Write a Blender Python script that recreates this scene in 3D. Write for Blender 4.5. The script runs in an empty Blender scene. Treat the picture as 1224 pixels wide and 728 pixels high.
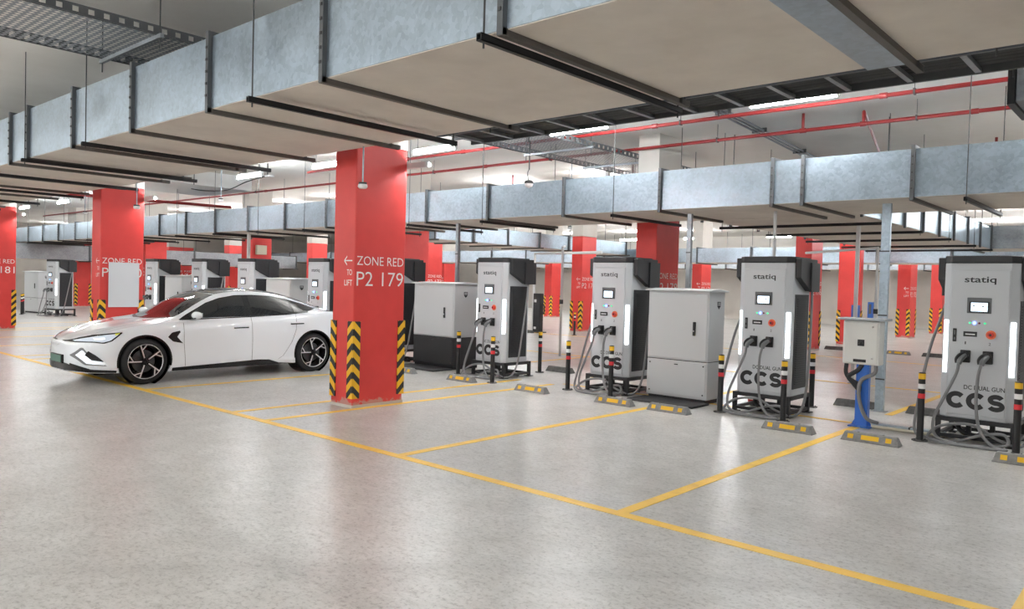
import bpy, bmesh, math, random
from mathutils import Vector, Matrix
from mathutils.bvhtree import BVHTree
random.seed(7)
PI = math.pi
scene = bpy.context.scene
COL = scene.collection

# ------------------------------------------------------------------ camera
YAW, PITCH, ROLL, FPX = math.radians(-41.616), math.radians(-1.511), math.radians(1.565), 919.0
CAM = Vector((5.591, -4.719, 1.655))
fw = Vector((math.sin(YAW) * math.cos(PITCH), math.cos(YAW) * math.cos(PITCH), math.sin(PITCH)))
rt = fw.cross(Vector((0, 0, 1))).normalized()
up = rt.cross(fw)
rt, up = math.cos(ROLL) * rt + math.sin(ROLL) * up, -math.sin(ROLL) * rt + math.cos(ROLL) * up
cam_data = bpy.data.cameras.new('camera')
cam = bpy.data.objects.new('camera', cam_data)
COL.objects.link(cam)
mw = Matrix((rt, up, -fw)).transposed().to_4x4()
mw.translation = CAM
cam.matrix_world = mw
cam_data.sensor_width = 36.0
cam_data.lens = FPX / 1224 * 36.0
cam_data.clip_end = 300
scene.camera = cam

# ------------------------------------------------------------------ world, view
world = bpy.data.worlds.new('world')
scene.world = world
world.use_nodes = True
world.node_tree.nodes['Background'].inputs[0].default_value = (0.9, 0.95, 1.0, 1)
world.node_tree.nodes['Background'].inputs[1].default_value = 0.02
vs = scene.view_settings
vs.view_transform = 'Standard'
vs.look = 'None'
vs.gamma = 1.0
vs.use_curve_mapping = False
vs.exposure = 0.15
TUBE_STRENGTH = 230.0
scene.cycles.use_denoising = True
scene.cycles.denoising_prefilter = 'NONE'
scene.cycles.max_bounces = 8
scene.cycles.diffuse_bounces = 5
scene.cycles.glossy_bounces = 4
scene.cycles.sample_clamp_indirect = 20.0

# ------------------------------------------------------------------ materials
MATS = {}

def mat(name, col, rough=0.5, metal=0.0, emit=None, strength=0.0, coat=0.0, spec=0.5):
    m = bpy.data.materials.new(name)
    m.use_nodes = True
    b = m.node_tree.nodes['Principled BSDF']
    b.inputs['Base Color'].default_value = (*col, 1)
    b.inputs['Roughness'].default_value = rough
    b.inputs['Metallic'].default_value = metal
    b.inputs['Specular IOR Level'].default_value = spec
    b.inputs['Coat Weight'].default_value = coat
    b.inputs['Coat Roughness'].default_value = 0.04
    if emit:
        b.inputs['Emission Color'].default_value = (*emit, 1)
        b.inputs['Emission Strength'].default_value = strength
    MATS[name] = m
    return m

def nodes_of(m):
    nt = m.node_tree
    return nt, nt.nodes, nt.links, nt.nodes['Principled BSDF']

def add_noise(name, scale, c0, c1, lo=0.35, hi=0.65, detail=6, rough=None, bump=0.0, bump_scale=None, stretch=(1, 1, 1)):
    """colour ramp between c0 and c1 driven by noise; optional roughness range and bump"""
    m = MATS[name]
    nt, N, L, b = nodes_of(m)
    tc = N.new('ShaderNodeTexCoord')
    mp = N.new('ShaderNodeMapping')
    mp.inputs['Scale'].default_value = stretch
    L.new(tc.outputs['Object'], mp.inputs['Vector'])
    nz = N.new('ShaderNodeTexNoise')
    nz.inputs['Scale'].default_value = scale
    nz.inputs['Detail'].default_value = detail
    nz.inputs['Roughness'].default_value = 0.6
    L.new(mp.outputs[0], nz.inputs['Vector'])
    cr = N.new('ShaderNodeValToRGB')
    cr.color_ramp.elements[0].position = lo
    cr.color_ramp.elements[1].position = hi
    cr.color_ramp.elements[0].color = (*c0, 1)
    cr.color_ramp.elements[1].color = (*c1, 1)
    L.new(nz.outputs['Fac'], cr.inputs['Fac'])
    L.new(cr.outputs['Color'], b.inputs['Base Color'])
    if rough:
        mr = N.new('ShaderNodeMapRange')
        mr.inputs['From Min'].default_value = lo
        mr.inputs['From Max'].default_value = hi
        mr.inputs['To Min'].default_value = rough[0]
        mr.inputs['To Max'].default_value = rough[1]
        L.new(nz.outputs['Fac'], mr.inputs['Value'])
        L.new(mr.outputs[0], b.inputs['Roughness'])
    if bump:
        n2 = N.new('ShaderNodeTexNoise')
        n2.inputs['Scale'].default_value = bump_scale or scale * 4
        n2.inputs['Detail'].default_value = 4
        L.new(mp.outputs[0], n2.inputs['Vector'])
        bp = N.new('ShaderNodeBump')
        bp.inputs['Strength'].default_value = bump
        bp.inputs['Distance'].default_value = 0.02
        L.new(n2.outputs['Fac'], bp.inputs['Height'])
        L.new(bp.outputs[0], b.inputs['Normal'])
    return m

def make_floor_material():
    m = mat('polished_concrete', (0.5, 0.48, 0.45), 0.3)
    nt, N, L, b = nodes_of(m)
    tc = N.new('ShaderNodeTexCoord')
    def noise(scale, detail, rough=0.6, stretch=None, dist=0.0, rotz=0):
        n = N.new('ShaderNodeTexNoise')
        n.inputs['Scale'].default_value = scale
        n.inputs['Detail'].default_value = detail
        n.inputs['Roughness'].default_value = rough
        n.inputs['Distortion'].default_value = dist
        if stretch:
            mp = N.new('ShaderNodeMapping')
            mp.inputs['Scale'].default_value = stretch
            mp.inputs['Rotation'].default_value = (0, 0, rotz)
            L.new(tc.outputs['Object'], mp.inputs['Vector'])
            L.new(mp.outputs[0], n.inputs['Vector'])
        else:
            L.new(tc.outputs['Object'], n.inputs['Vector'])
        return n.outputs['Fac']
    def ramp(fac, stops):
        r = N.new('ShaderNodeValToRGB')
        e = r.color_ramp.elements
        e[0].position, e[0].color = stops[0][0], (*stops[0][1], 1)
        e[1].position, e[1].color = stops[-1][0], (*stops[-1][1], 1)
        for p, c in stops[1:-1]:
            k = e.new(p)
            k.color = (*c, 1)
        L.new(fac, r.inputs['Fac'])
        return r.outputs['Color']
    def mul(a, bcol, f=1.0):
        x = N.new('ShaderNodeMix')
        x.data_type = 'RGBA'
        x.blend_type = 'MULTIPLY'
        x.inputs[0].default_value = f
        L.new(a, x.inputs[6])
        L.new(bcol, x.inputs[7])
        return x.outputs[2]
    big = ramp(noise(0.35, 4), [(0.3, (0.60, 0.58, 0.55)), (0.5, (0.66, 0.645, 0.62)), (0.7, (0.70, 0.69, 0.67))])
    mid = ramp(noise(2.0, 9, 0.7), [(0.25, (0.70, 0.69, 0.68)), (0.75, (1.0, 1.0, 1.0))])
    sc = ramp(noise(9, 9, 0.8, (1, 2.4, 1), 0.4, 0.7), [(0.32, (0.60, 0.59, 0.575)), (0.48, (0.90, 0.90, 0.90)), (0.62, (1, 1, 1))])
    spk = ramp(noise(34, 5, 0.7), [(0.38, (0.66, 0.65, 0.64)), (0.48, (1, 1, 1)), (0.7, (1, 1, 1))])
    # tyre scuffs: two warped dark bands curving through the aisle
    sep = N.new('ShaderNodeSeparateXYZ')
    L.new(tc.outputs['Object'], sep.inputs[0])
    c = mul(mul(mul(big, mid), sc, 0.9), spk, 0.9)
    for (cx, cy, r0, w) in ((9.5, -9.5, 9.1, 0.16), (9.5, -9.5, 10.6, 0.15), (2.0, 9.0, 11.3, 0.14), (2.0, 9.0, 12.7, 0.12)):
        v = N.new('ShaderNodeVectorMath')
        v.operation = 'DISTANCE'
        v.inputs[1].default_value = (cx, cy, 0)
        L.new(tc.outputs['Object'], v.inputs[0])
        s1 = N.new('ShaderNodeMath'); s1.operation = 'SUBTRACT'; s1.inputs[1].default_value = r0
        L.new(v.outputs['Value'], s1.inputs[0])
        s2 = N.new('ShaderNodeMath'); s2.operation = 'ABSOLUTE'
        L.new(s1.outputs[0], s2.inputs[0])
        mr = N.new('ShaderNodeMapRange')
        mr.inputs['From Min'].default_value = 0.0
        mr.inputs['From Max'].default_value = w
        mr.inputs['To Min'].default_value = 0.86
        mr.inputs['To Max'].default_value = 1.0
        L.new(s2.outputs[0], mr.inputs['Value'])
        x = N.new('ShaderNodeMix'); x.data_type = 'RGBA'; x.blend_type = 'MULTIPLY'
        x.inputs[0].default_value = 0.7
        L.new(c, x.inputs[6]); L.new(mr.outputs[0], x.inputs[7])
        c = x.outputs[2]
    L.new(c, b.inputs['Base Color'])
    rr = N.new('ShaderNodeMapRange')
    rr.inputs['From Min'].default_value = 0.3
    rr.inputs['From Max'].default_value = 0.7
    rr.inputs['To Min'].default_value = 0.285
    rr.inputs['To Max'].default_value = 0.36
    b.inputs['Specular IOR Level'].default_value = 0.5
    L.new(noise(1.1, 7, 0.7), rr.inputs['Value'])
    L.new(rr.outputs[0], b.inputs['Roughness'])
    bp = N.new('ShaderNodeBump')
    bp.inputs['Strength'].default_value = 0.05
    bp.inputs['Distance'].default_value = 0.02
    L.new(noise(9, 7, 0.7, (1, 2.0, 1), 0.5, 0.7), bp.inputs['Height'])
    L.new(bp.outputs[0], b.inputs['Normal'])
    return m

def make_galv(name, tint, rough=(0.25, 0.5), metal=0.85):
    m = mat(name, tint, 0.4, metal)
    nt, N, L, b = nodes_of(m)
    tc = N.new('ShaderNodeTexCoord')
    vo = N.new('ShaderNodeTexVoronoi')
    vo.inputs['Scale'].default_value = 26
    L.new(tc.outputs['Object'], vo.inputs['Vector'])
    nz = N.new('ShaderNodeTexNoise')
    nz.inputs['Scale'].default_value = 3.0
    nz.inputs['Detail'].default_value = 6
    L.new(tc.outputs['Object'], nz.inputs['Vector'])
    ad = N.new('ShaderNodeMath'); ad.operation = 'MULTIPLY_ADD'
    sp = N.new('ShaderNodeSeparateColor')
    L.new(vo.outputs['Color'], sp.inputs[0])
    L.new(sp.outputs[0], ad.inputs[0]); ad.inputs[1].default_value = 0.35
    L.new(nz.outputs['Fac'], ad.inputs[2])
    cr = N.new('ShaderNodeValToRGB')
    cr.color_ramp.elements[0].position = 0.35
    cr.color_ramp.elements[1].position = 0.95
    cr.color_ramp.elements[0].color = (*[c * 0.78 for c in tint], 1)
    cr.color_ramp.elements[1].color = (*[min(1, c * 1.12) for c in tint], 1)
    L.new(ad.outputs[0], cr.inputs['Fac'])
    L.new(cr.outputs['Color'], b.inputs['Base Color'])
    mr = N.new('ShaderNodeMapRange')
    mr.inputs['From Min'].default_value = 0.35
    mr.inputs['From Max'].default_value = 0.95
    mr.inputs['To Min'].default_value = rough[0]
    mr.inputs['To Max'].default_value = rough[1]
    L.new(ad.outputs[0], mr.inputs['Value'])
    L.new(mr.outputs[0], b.inputs['Roughness'])
    return m

make_floor_material()
make_galv('galvanised', (0.38, 0.45, 0.51), (0.34, 0.48), 0.85)
make_galv('galvanised_dull', (0.34, 0.36, 0.38), (0.42, 0.55))
mat('duct_board', (0.70, 0.64, 0.57), 0.75)
add_noise('duct_board', 1.6, (0.62, 0.56, 0.50), (0.74, 0.68, 0.61), 0.3, 0.7, 9, bump=0.05, bump_scale=9)
mat('slab', (0.60, 0.565, 0.52), 0.8)
add_noise('slab', 0.9, (0.78, 0.74, 0.68), (0.86, 0.825, 0.77), 0.3, 0.7, 8, bump=0.1, bump_scale=14)
mat('wall_concrete', (0.5, 0.47, 0.43), 0.85)
add_noise('wall_concrete', 0.6, (0.52, 0.485, 0.44), (0.64, 0.605, 0.555), 0.3, 0.7, 8, bump=0.12, bump_scale=9)
mat('white_beam', (0.72, 0.72, 0.71), 0.8)
mat('red_paint', (0.70, 0.045, 0.035), 0.45)
def pillar_material():
    m = MATS['red_paint']
    nt, N, L, b = nodes_of(m)
    tc = N.new('ShaderNodeTexCoord')
    nz = N.new('ShaderNodeTexNoise'); nz.inputs['Scale'].default_value = 2.0; nz.inputs['Detail'].default_value = 5
    L.new(tc.outputs['Object'], nz.inputs['Vector'])
    cr = N.new('ShaderNodeValToRGB')
    cr.color_ramp.elements[0].position = 0.3; cr.color_ramp.elements[0].color = (0.62, 0.038, 0.033, 1)
    cr.color_ramp.elements[1].position = 0.7; cr.color_ramp.elements[1].color = (0.73, 0.052, 0.044, 1)
    L.new(nz.outputs['Fac'], cr.inputs['Fac'])
    # worn, scraped paint close to the floor with a ragged edge
    n2 = N.new('ShaderNodeTexNoise'); n2.inputs['Scale'].default_value = 7.0; n2.inputs['Detail'].default_value = 8; n2.inputs['Roughness'].default_value = 0.7
    L.new(tc.outputs['Object'], n2.inputs['Vector'])
    sx = N.new('ShaderNodeSeparateXYZ'); L.new(tc.outputs['Object'], sx.inputs[0])
    ma = N.new('ShaderNodeMath'); ma.operation = 'MULTIPLY_ADD'; ma.inputs[1].default_value = -0.55
    L.new(n2.outputs['Fac'], ma.inputs[0]); L.new(sx.outputs['Z'], ma.inputs[2])
    mr = N.new('ShaderNodeMapRange')
    mr.inputs['From Min'].default_value = -0.20; mr.inputs['From Max'].default_value = -0.235
    mr.inputs['To Min'].default_value = 0.0; mr.inputs['To Max'].default_value = 0.75
    L.new(ma.outputs[0], mr.inputs['Value'])
    mx = N.new('ShaderNodeMix'); mx.data_type = 'RGBA'
    L.new(mr.outputs[0], mx.inputs[0])
    L.new(cr.outputs['Color'], mx.inputs[6])
    mx.inputs[7].default_value = (0.47, 0.33, 0.29, 1)
    L.new(mx.outputs[2], b.inputs['Base Color'])
pillar_material()
mat('red_pipe', (0.24, 0.017, 0.017), 0.35)
mat('white_letter', (0.85, 0.85, 0.83), 0.6)
mat('line_yellow', (0.85, 0.50, 0.03), 0.45)
add_noise('line_yellow', 5, (0.72, 0.42, 0.05), (0.90, 0.56, 0.05), 0.25, 0.5, 8)
mat('black_steel', (0.012, 0.012, 0.013), 0.5)
mat('brown_angle', (0.12, 0.11, 0.10), 0.6, 0.3)
mat('flange_steel', (0.11, 0.115, 0.12), 0.5, 0.5)
mat('rod_steel', (0.07, 0.07, 0.07), 0.5, 0.5)
mat('charger_grey', (0.52, 0.54, 0.565), 0.42)
mat('charger_panel', (0.55, 0.57, 0.595), 0.42)
mat('cabinet_grey', (0.55, 0.565, 0.575), 0.4)
mat('charger_black', (0.018, 0.018, 0.02), 0.5)
mat('plastic_black', (0.01, 0.01, 0.011), 0.4)
mat('louver_dark', (0.035, 0.036, 0.04), 0.5, 0.3)
mat('print_black', (0.012, 0.012, 0.014), 0.5)
mat('led_white', (0.9, 0.95, 1), 0.4, emit=(0.93, 0.97, 1.0), strength=5.0)
mat('screen_glow', (0.7, 0.85, 1), 0.3, emit=(0.75, 0.88, 1.0), strength=1.3)
mat('led_blue', (0.1, 0.15, 1), 0.3, emit=(0.12, 0.2, 1.0), strength=6.0)
mat('led_green', (0.05, 0.6, 0.3), 0.3, emit=(0.05, 0.7, 0.3), strength=0.9)
mat('led_dark_red', (0.2, 0.01, 0.03), 0.3)
mat('stop_red', (0.70, 0.04, 0.03), 0.35)
mat('stop_orange', (0.85, 0.17, 0.05), 0.35)
mat('cable_grey', (0.21, 0.21, 0.215), 0.45)
mat('cable_dark', (0.025, 0.026, 0.028), 0.5)
mat('gun_grey', (0.16, 0.165, 0.17), 0.45)
mat('bezel', (0.12, 0.125, 0.13), 0.4)
mat('bollard_black', (0.012, 0.012, 0.013), 0.5)
mat('band_yellow', (0.85, 0.50, 0.02), 0.4)
mat('band_white', (0.8, 0.8, 0.8), 0.4)
mat('band_red', (0.70, 0.03, 0.04), 0.4)
mat('stop_rubber', (0.17, 0.17, 0.17), 0.7)
add_noise('stop_rubber', 20, (0.18, 0.18, 0.18), (0.30, 0.295, 0.29), 0.3, 0.7, 6)
mat('stop_rubber_dark', (0.07, 0.068, 0.065), 0.8)
add_noise('stop_rubber_dark', 12, (0.055, 0.053, 0.05), (0.13, 0.125, 0.12), 0.3, 0.7, 6)
mat('blue_paint', (0.03, 0.16, 0.62), 0.4)
mat('box_white', (0.72, 0.72, 0.69), 0.45)
mat('box_cream', (0.62, 0.57, 0.45), 0.5)
mat('paper', (0.72, 0.74, 0.78), 0.6)
mat('lamp_white', (0.8, 0.8, 0.8), 0.5)
mat('tube_light', (1, 1, 1), 0.4, emit=(0.94, 0.975, 1.0), strength=TUBE_STRENGTH)
mat('car_white', (0.88, 0.91, 0.95), 0.25, coat=1.0)
mat('car_glass', (0.012, 0.014, 0.016), 0.04, spec=0.8)
mat('car_black', (0.008, 0.008, 0.009), 0.25)
mat('car_seam', (0.20, 0.20, 0.21), 0.6)
mat('tyre', (0.014, 0.014, 0.015), 0.75)
mat('rim_black', (0.012, 0.012, 0.014), 0.3, 0.3)
mat('rim_silver', (0.80, 0.80, 0.81), 0.35, 0.6)
mat('chrome', (0.8, 0.8, 0.82), 0.1, 1.0)
mat('lamp_lens', (0.55, 0.60, 0.68), 0.08, 0.4, emit=(0.8, 0.9, 1.0), strength=0.35)
mat('lamp_and_blade_glow', (0.9, 0.95, 1), 0.2, emit=(0.9, 0.95, 1.0), strength=0.45)  # shared by the running lamp and the bumper blade, which is no lamp
mat('amber', (0.75, 0.75, 0.05), 0.3)
mat('plate_green', (0.06, 0.16, 0.12), 0.4)
mat('fire_red', (0.5, 0.02, 0.02), 0.35)
mat('conduit_white', (0.7, 0.7, 0.7), 0.5)
mat('pad_black', (0.03, 0.03, 0.032), 0.7)

def chevron_material():
    m = mat('chevron', (0.8, 0.5, 0.02), 0.55)
    nt, N, L, b = nodes_of(m)
    tc = N.new('ShaderNodeTexCoord')
    sx = N.new('ShaderNodeSeparateXYZ'); L.new(tc.outputs['Object'], sx.inputs[0])
    ax = N.new('ShaderNodeMath'); ax.operation = 'ABSOLUTE'; L.new(sx.outputs['X'], ax.inputs[0])
    ay = N.new('ShaderNodeMath'); ay.operation = 'ABSOLUTE'; L.new(sx.outputs['Y'], ay.inputs[0])
    d = N.new('ShaderNodeMath'); d.operation = 'ADD'; L.new(ax.outputs[0], d.inputs[0]); L.new(ay.outputs[0], d.inputs[1])
    z = N.new('ShaderNodeMath'); z.operation = 'MULTIPLY_ADD'; z.inputs[1].default_value = 1.0
    L.new(d.outputs[0], z.inputs[0]); L.new(sx.outputs['Z'], z.inputs[2])
    q = N.new('ShaderNodeMath'); q.operation = 'DIVIDE'; q.inputs[1].default_value = 0.185; L.new(z.outputs[0], q.inputs[0])
    f = N.new('ShaderNodeMath'); f.operation = 'FRACT'; L.new(q.outputs[0], f.inputs[0])
    g = N.new('ShaderNodeMath'); g.operation = 'GREATER_THAN'; g.inputs[1].default_value = 0.52; L.new(f.outputs[0], g.inputs[0])
    mx = N.new('ShaderNodeMix'); mx.data_type = 'RGBA'
    L.new(g.outputs[0], mx.inputs[0])
    mx.inputs[6].default_value = (0.85, 0.48, 0.015, 1)
    mx.inputs[7].default_value = (0.015, 0.015, 0.016, 1)
    L.new(mx.outputs[2], b.inputs['Base Color'])
chevron_material()

# ------------------------------------------------------------------ mesh helpers
class MB:
    def __init__(self):
        self.v, self.f = [], []
    def add(self, vs_, fs_):
        o = len(self.v)
        self.v += [tuple(p) for p in vs_]
        self.f += [tuple(i + o for i in q) for q in fs_]
        return self
    def box(self, x0, x1, y0, y1, z0, z1):
        return self.add([(x0, y0, z0), (x1, y0, z0), (x1, y1, z0), (x0, y1, z0), (x0, y0, z1), (x1, y0, z1), (x1, y1, z1), (x0, y1, z1)],
                        [(3, 2, 1, 0), (4, 5, 6, 7), (0, 1, 5, 4), (1, 2, 6, 5), (2, 3, 7, 6), (3, 0, 4, 7)])
    def cyl(self, p0, p1, r0, r1=None, n=10):
        r1 = r0 if r1 is None else r1
        p0, p1 = Vector(p0), Vector(p1)
        d = (p1 - p0).normalized()
        a = d.orthogonal().normalized(); b = d.cross(a)
        vs_, fs_ = [], []
        for k in range(n):
            t = 2 * PI * k / n
            e = a * math.cos(t) + b * math.sin(t)
            vs_ += [p0 + e * r0, p1 + e * r1]
        for k in range(n):
            j = (k + 1) % n
            fs_.append((2 * k, 2 * j, 2 * j + 1, 2 * k + 1))
        fs_.append(tuple(2 * k for k in reversed(range(n))))
        fs_.append(tuple(2 * k + 1 for k in range(n)))
        return self.add(vs_, fs_)
    def tube(self, pts, r, n=6, smooth=6):
        P = catmull(pts, smooth) if smooth > 1 else [Vector(p) for p in pts]
        vs_, fs_ = [], []
        nrm = None
        for i, p in enumerate(P):
            t = (P[min(i + 1, len(P) - 1)] - P[max(i - 1, 0)])
            t = t.normalized() if t.length > 1e-9 else Vector((0, 0, 1))
            if nrm is None:
                nrm = t.orthogonal().normalized()
            else:
                nrm = (nrm - t * nrm.dot(t))
                nrm = nrm.normalized() if nrm.length > 1e-6 else t.orthogonal().normalized()
            b = t.cross(nrm)
            for k in range(n):
                a = 2 * PI * k / n
                vs_.append(p + (nrm * math.cos(a) + b * math.sin(a)) * r)
        for i in range(len(P) - 1):
            for k in range(n):
                j = (k + 1) % n
                fs_.append((i * n + k, i * n + j, (i + 1) * n + j, (i + 1) * n + k))
        fs_.append(tuple(reversed(range(n))))
        fs_.append(tuple((len(P) - 1) * n + k for k in range(n)))
        return self.add(vs_, fs_)
    def prism(self, poly, axis, a0, a1):
        """poly: 2D points; axis 'x' -> (y,z), 'y' -> (x,z), 'z' -> (x,y)"""
        def P(p, a):
            return {'x': (a, p[0], p[1]), 'y': (p[0], a, p[1]), 'z': (p[0], p[1], a)}[axis]
        n = len(poly)
        vs_ = [P(p, a0) for p in poly] + [P(p, a1) for p in poly]
        fs_ = [tuple(range(n)), tuple(reversed(range(n, 2 * n)))] + [(k, n + k, n + (k + 1) % n, (k + 1) % n) for k in range(n)]
        return self.add(vs_, fs_)
    def lathe(self, prof, axis='x', n=32, c=(0, 0, 0)):
        """prof: (axial, radius) closed profile"""
        m = len(prof)
        vs_, fs_ = [], []
        for k in range(n):
            t = 2 * PI * k / n
            for a, r in prof:
                u, w = r * math.cos(t), r * math.sin(t)
                p = (a, u, w) if axis == 'x' else ((u, a, w) if axis == 'y' else (u, w, a))
                vs_.append((p[0] + c[0], p[1] + c[1], p[2] + c[2]))
        for k in range(n):
            j = (k + 1) % n
            for i in range(m):
                i2 = (i + 1) % m
                fs_.append((k * m + i, k * m + i2, j * m + i2, j * m + i))
        return self.add(vs_, fs_)
    def build(self, name, material, parent=None, bevel=0.0, smooth=False, label=None):
        me = bpy.data.meshes.new(name)
        bm = bmesh.new()
        vv = [bm.verts.new(p) for p in self.v]
        for q in self.f:
            try:
                bm.faces.new([vv[i] for i in q])
            except ValueError:
                pass
        bmesh.ops.recalc_face_normals(bm, faces=bm.faces)
        if bevel:
            es = [e for e in bm.edges if len(e.link_faces) == 2 and e.calc_face_angle(0) > 0.5]
            bmesh.ops.bevel(bm, geom=es, offset=bevel, segments=1, affect='EDGES', clamp_overlap=True)
        bm.to_mesh(me)
        bm.free()
        if smooth:
            for p in me.polygons:
                p.use_smooth = True
            try:
                me.set_sharp_from_angle(angle=math.radians(40))
            except Exception:
                pass
        return put(name, me, material, parent, label)

def put(name, me, material, parent=None, label=None):
    if material and not me.materials:
        me.materials.append(MATS[material])
    o = bpy.data.objects.new(name, me)
    COL.objects.link(o)
    o.parent = parent
    if label:
        o['label'] = label
    return o

def catmull(pts, k):
    P = [Vector(p) for p in pts]
    out = []
    for i in range(len(P) - 1):
        p0, p1, p2, p3 = P[max(i - 1, 0)], P[i], P[i + 1], P[min(i + 2, len(P) - 1)]
        for j in range(k):
            t = j / k
            out.append(0.5 * ((2 * p1) + (p2 - p0) * t + (2 * p0 - 5 * p1 + 4 * p2 - p3) * t * t + (3 * p1 - p0 - 3 * p2 + p3) * t ** 3))
    out.append(P[-1])
    return out

def thing(name, label, cat, loc=(0, 0, 0), rz=0.0, group=None):
    o = bpy.data.objects.new(name, None)
    COL.objects.link(o)
    o.empty_display_size = 0.1
    o.location = loc
    o.rotation_euler = (0, 0, rz)
    return tag(o, label, cat, group)

def tag(o, label, cat, group=None):
    o['label'] = label
    o['category'] = cat
    if group:
        o['group'] = group
    return o

def struct(o):
    o['kind'] = 'structure'
    return o

def copy_tree(o, parent=None):
    c = o.copy()
    COL.objects.link(c)
    c.parent = parent
    for ch in KIDS(o):
        copy_tree(ch, c)
    return c

def KIDS(o):
    return [c for c in list(bpy.data.objects) if c.parent == o]

def dup(root, label, loc, rz=0.0):
    c = copy_tree(root)
    c.location = loc
    c.rotation_euler = (0, 0, rz)
    c['label'] = label
    return c

TXT = {}
def text_mesh(body, bold=0.0):
    key = (body, bold)
    if key in TXT:
        return TXT[key]
    cu = bpy.data.curves.new('txt', 'FONT')
    cu.body = body
    cu.size = 1.0
    cu.offset = bold
    cu.resolution_u = 3
    ob = bpy.data.objects.new('txt', cu)
    COL.objects.link(ob)
    dg = bpy.context.evaluated_depsgraph_get()
    me = bpy.data.meshes.new_from_object(ob.evaluated_get(dg))
    vs_ = [v.co.copy() for v in me.vertices]
    fs_ = [tuple(p.vertices) for p in me.polygons]
    bpy.data.objects.remove(ob)
    bpy.data.curves.remove(cu)
    xs = [v.x for v in vs_]; ys = [v.y for v in vs_]
    x0, x1, y0, y1 = min(xs), max(xs), min(ys), max(ys)
    TXT[key] = ([((v.x - x0) / (x1 - x0), (v.y - y0) / (y1 - y0)) for v in vs_], fs_)
    return TXT[key]

def lettering(mb, body, o, u, v, bold=0.0):
    """fit text into the rectangle o + a*u + b*v"""
    pts, fs_ = text_mesh(body, bold)
    o, u, v = Vector(o), Vector(u), Vector(v)
    mb.add([o + u * a + v * b for a, b in pts], fs_)
    return mb

# ------------------------------------------------------------------ room shell
SLAB = 4.75
XL, XR, YB, YF = -52.0, 16.0, 37.0, -13.0
floor = struct(MB().box(XL, XR, YF, YB, -0.2, 0.0).build('floor', 'polished_concrete'))
ceiling = struct(MB().box(XL, XR, YF, YB, SLAB, SLAB + 0.3).build('ceiling', 'slab'))
struct(MB().box(XL, XR, YB, YB + 0.3, -0.2, SLAB + 0.3).build('wall_back', 'wall_concrete'))
struct(MB().box(XL - 0.3, XL, YF, YB + 0.3, -0.2, SLAB + 0.3).build('wall_left', 'wall_concrete'))
struct(MB().box(XR, XR + 0.3, YF, YB + 0.3, -0.2, SLAB + 0.3).build('wall_right', 'wall_concrete'))
struct(MB().box(XL - 0.3, XR + 0.3, YF - 0.3, YF, -0.2, SLAB + 0.3).build('wall_front', 'wall_concrete'))
MB().box(-19.5, -16.5, 3.0, 7.8, 4.33, SLAB).build('drop_beam', 'white_beam', ceiling)

def line(x0, x1, y0, y1):
    MB().box(x0, x1, y0, y1, -0.01, 0.003).build('painted_line', 'line_yellow', floor)
LW = 0.05
line(-48, 12, -LW, LW)
for x in (5.0 - 0.03, 2.5, 0.0, -2.4, -3.14, -5.62, -8.12):
    line(x - LW, x + LW, LW, 5.35)
for x in (-10.68, -11.42, -13.9, -16.4, -18.98, -19.72, -22.2):
    line(x - LW, x + LW, LW, 5.2)
line(-2.3, 4.9, 5.5, 5.58)
for x in (2.5, 0.0, -2.5, -5.0, -11, 5.0):
    line(x - LW, x + LW, 6.6, 9.9)
line(-30, 10, 9.9, 10.0)
line(-30, 10, 15.6, 15.7)

# ------------------------------------------------------------------ pillars
def guard_mesh():
    t, w, h = 0.014, 0.105, 1.0
    mb = MB().prism([(t, t), (t, -w), (0, -w), (0, 0), (-w, 0), (-w, t)], 'z', 0, h)
    me_o = mb.build('corner_guard', 'chevron')
    me = me_o.data
    bpy.data.objects.remove(me_o)
    return me
GUARD = guard_mesh()

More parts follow.
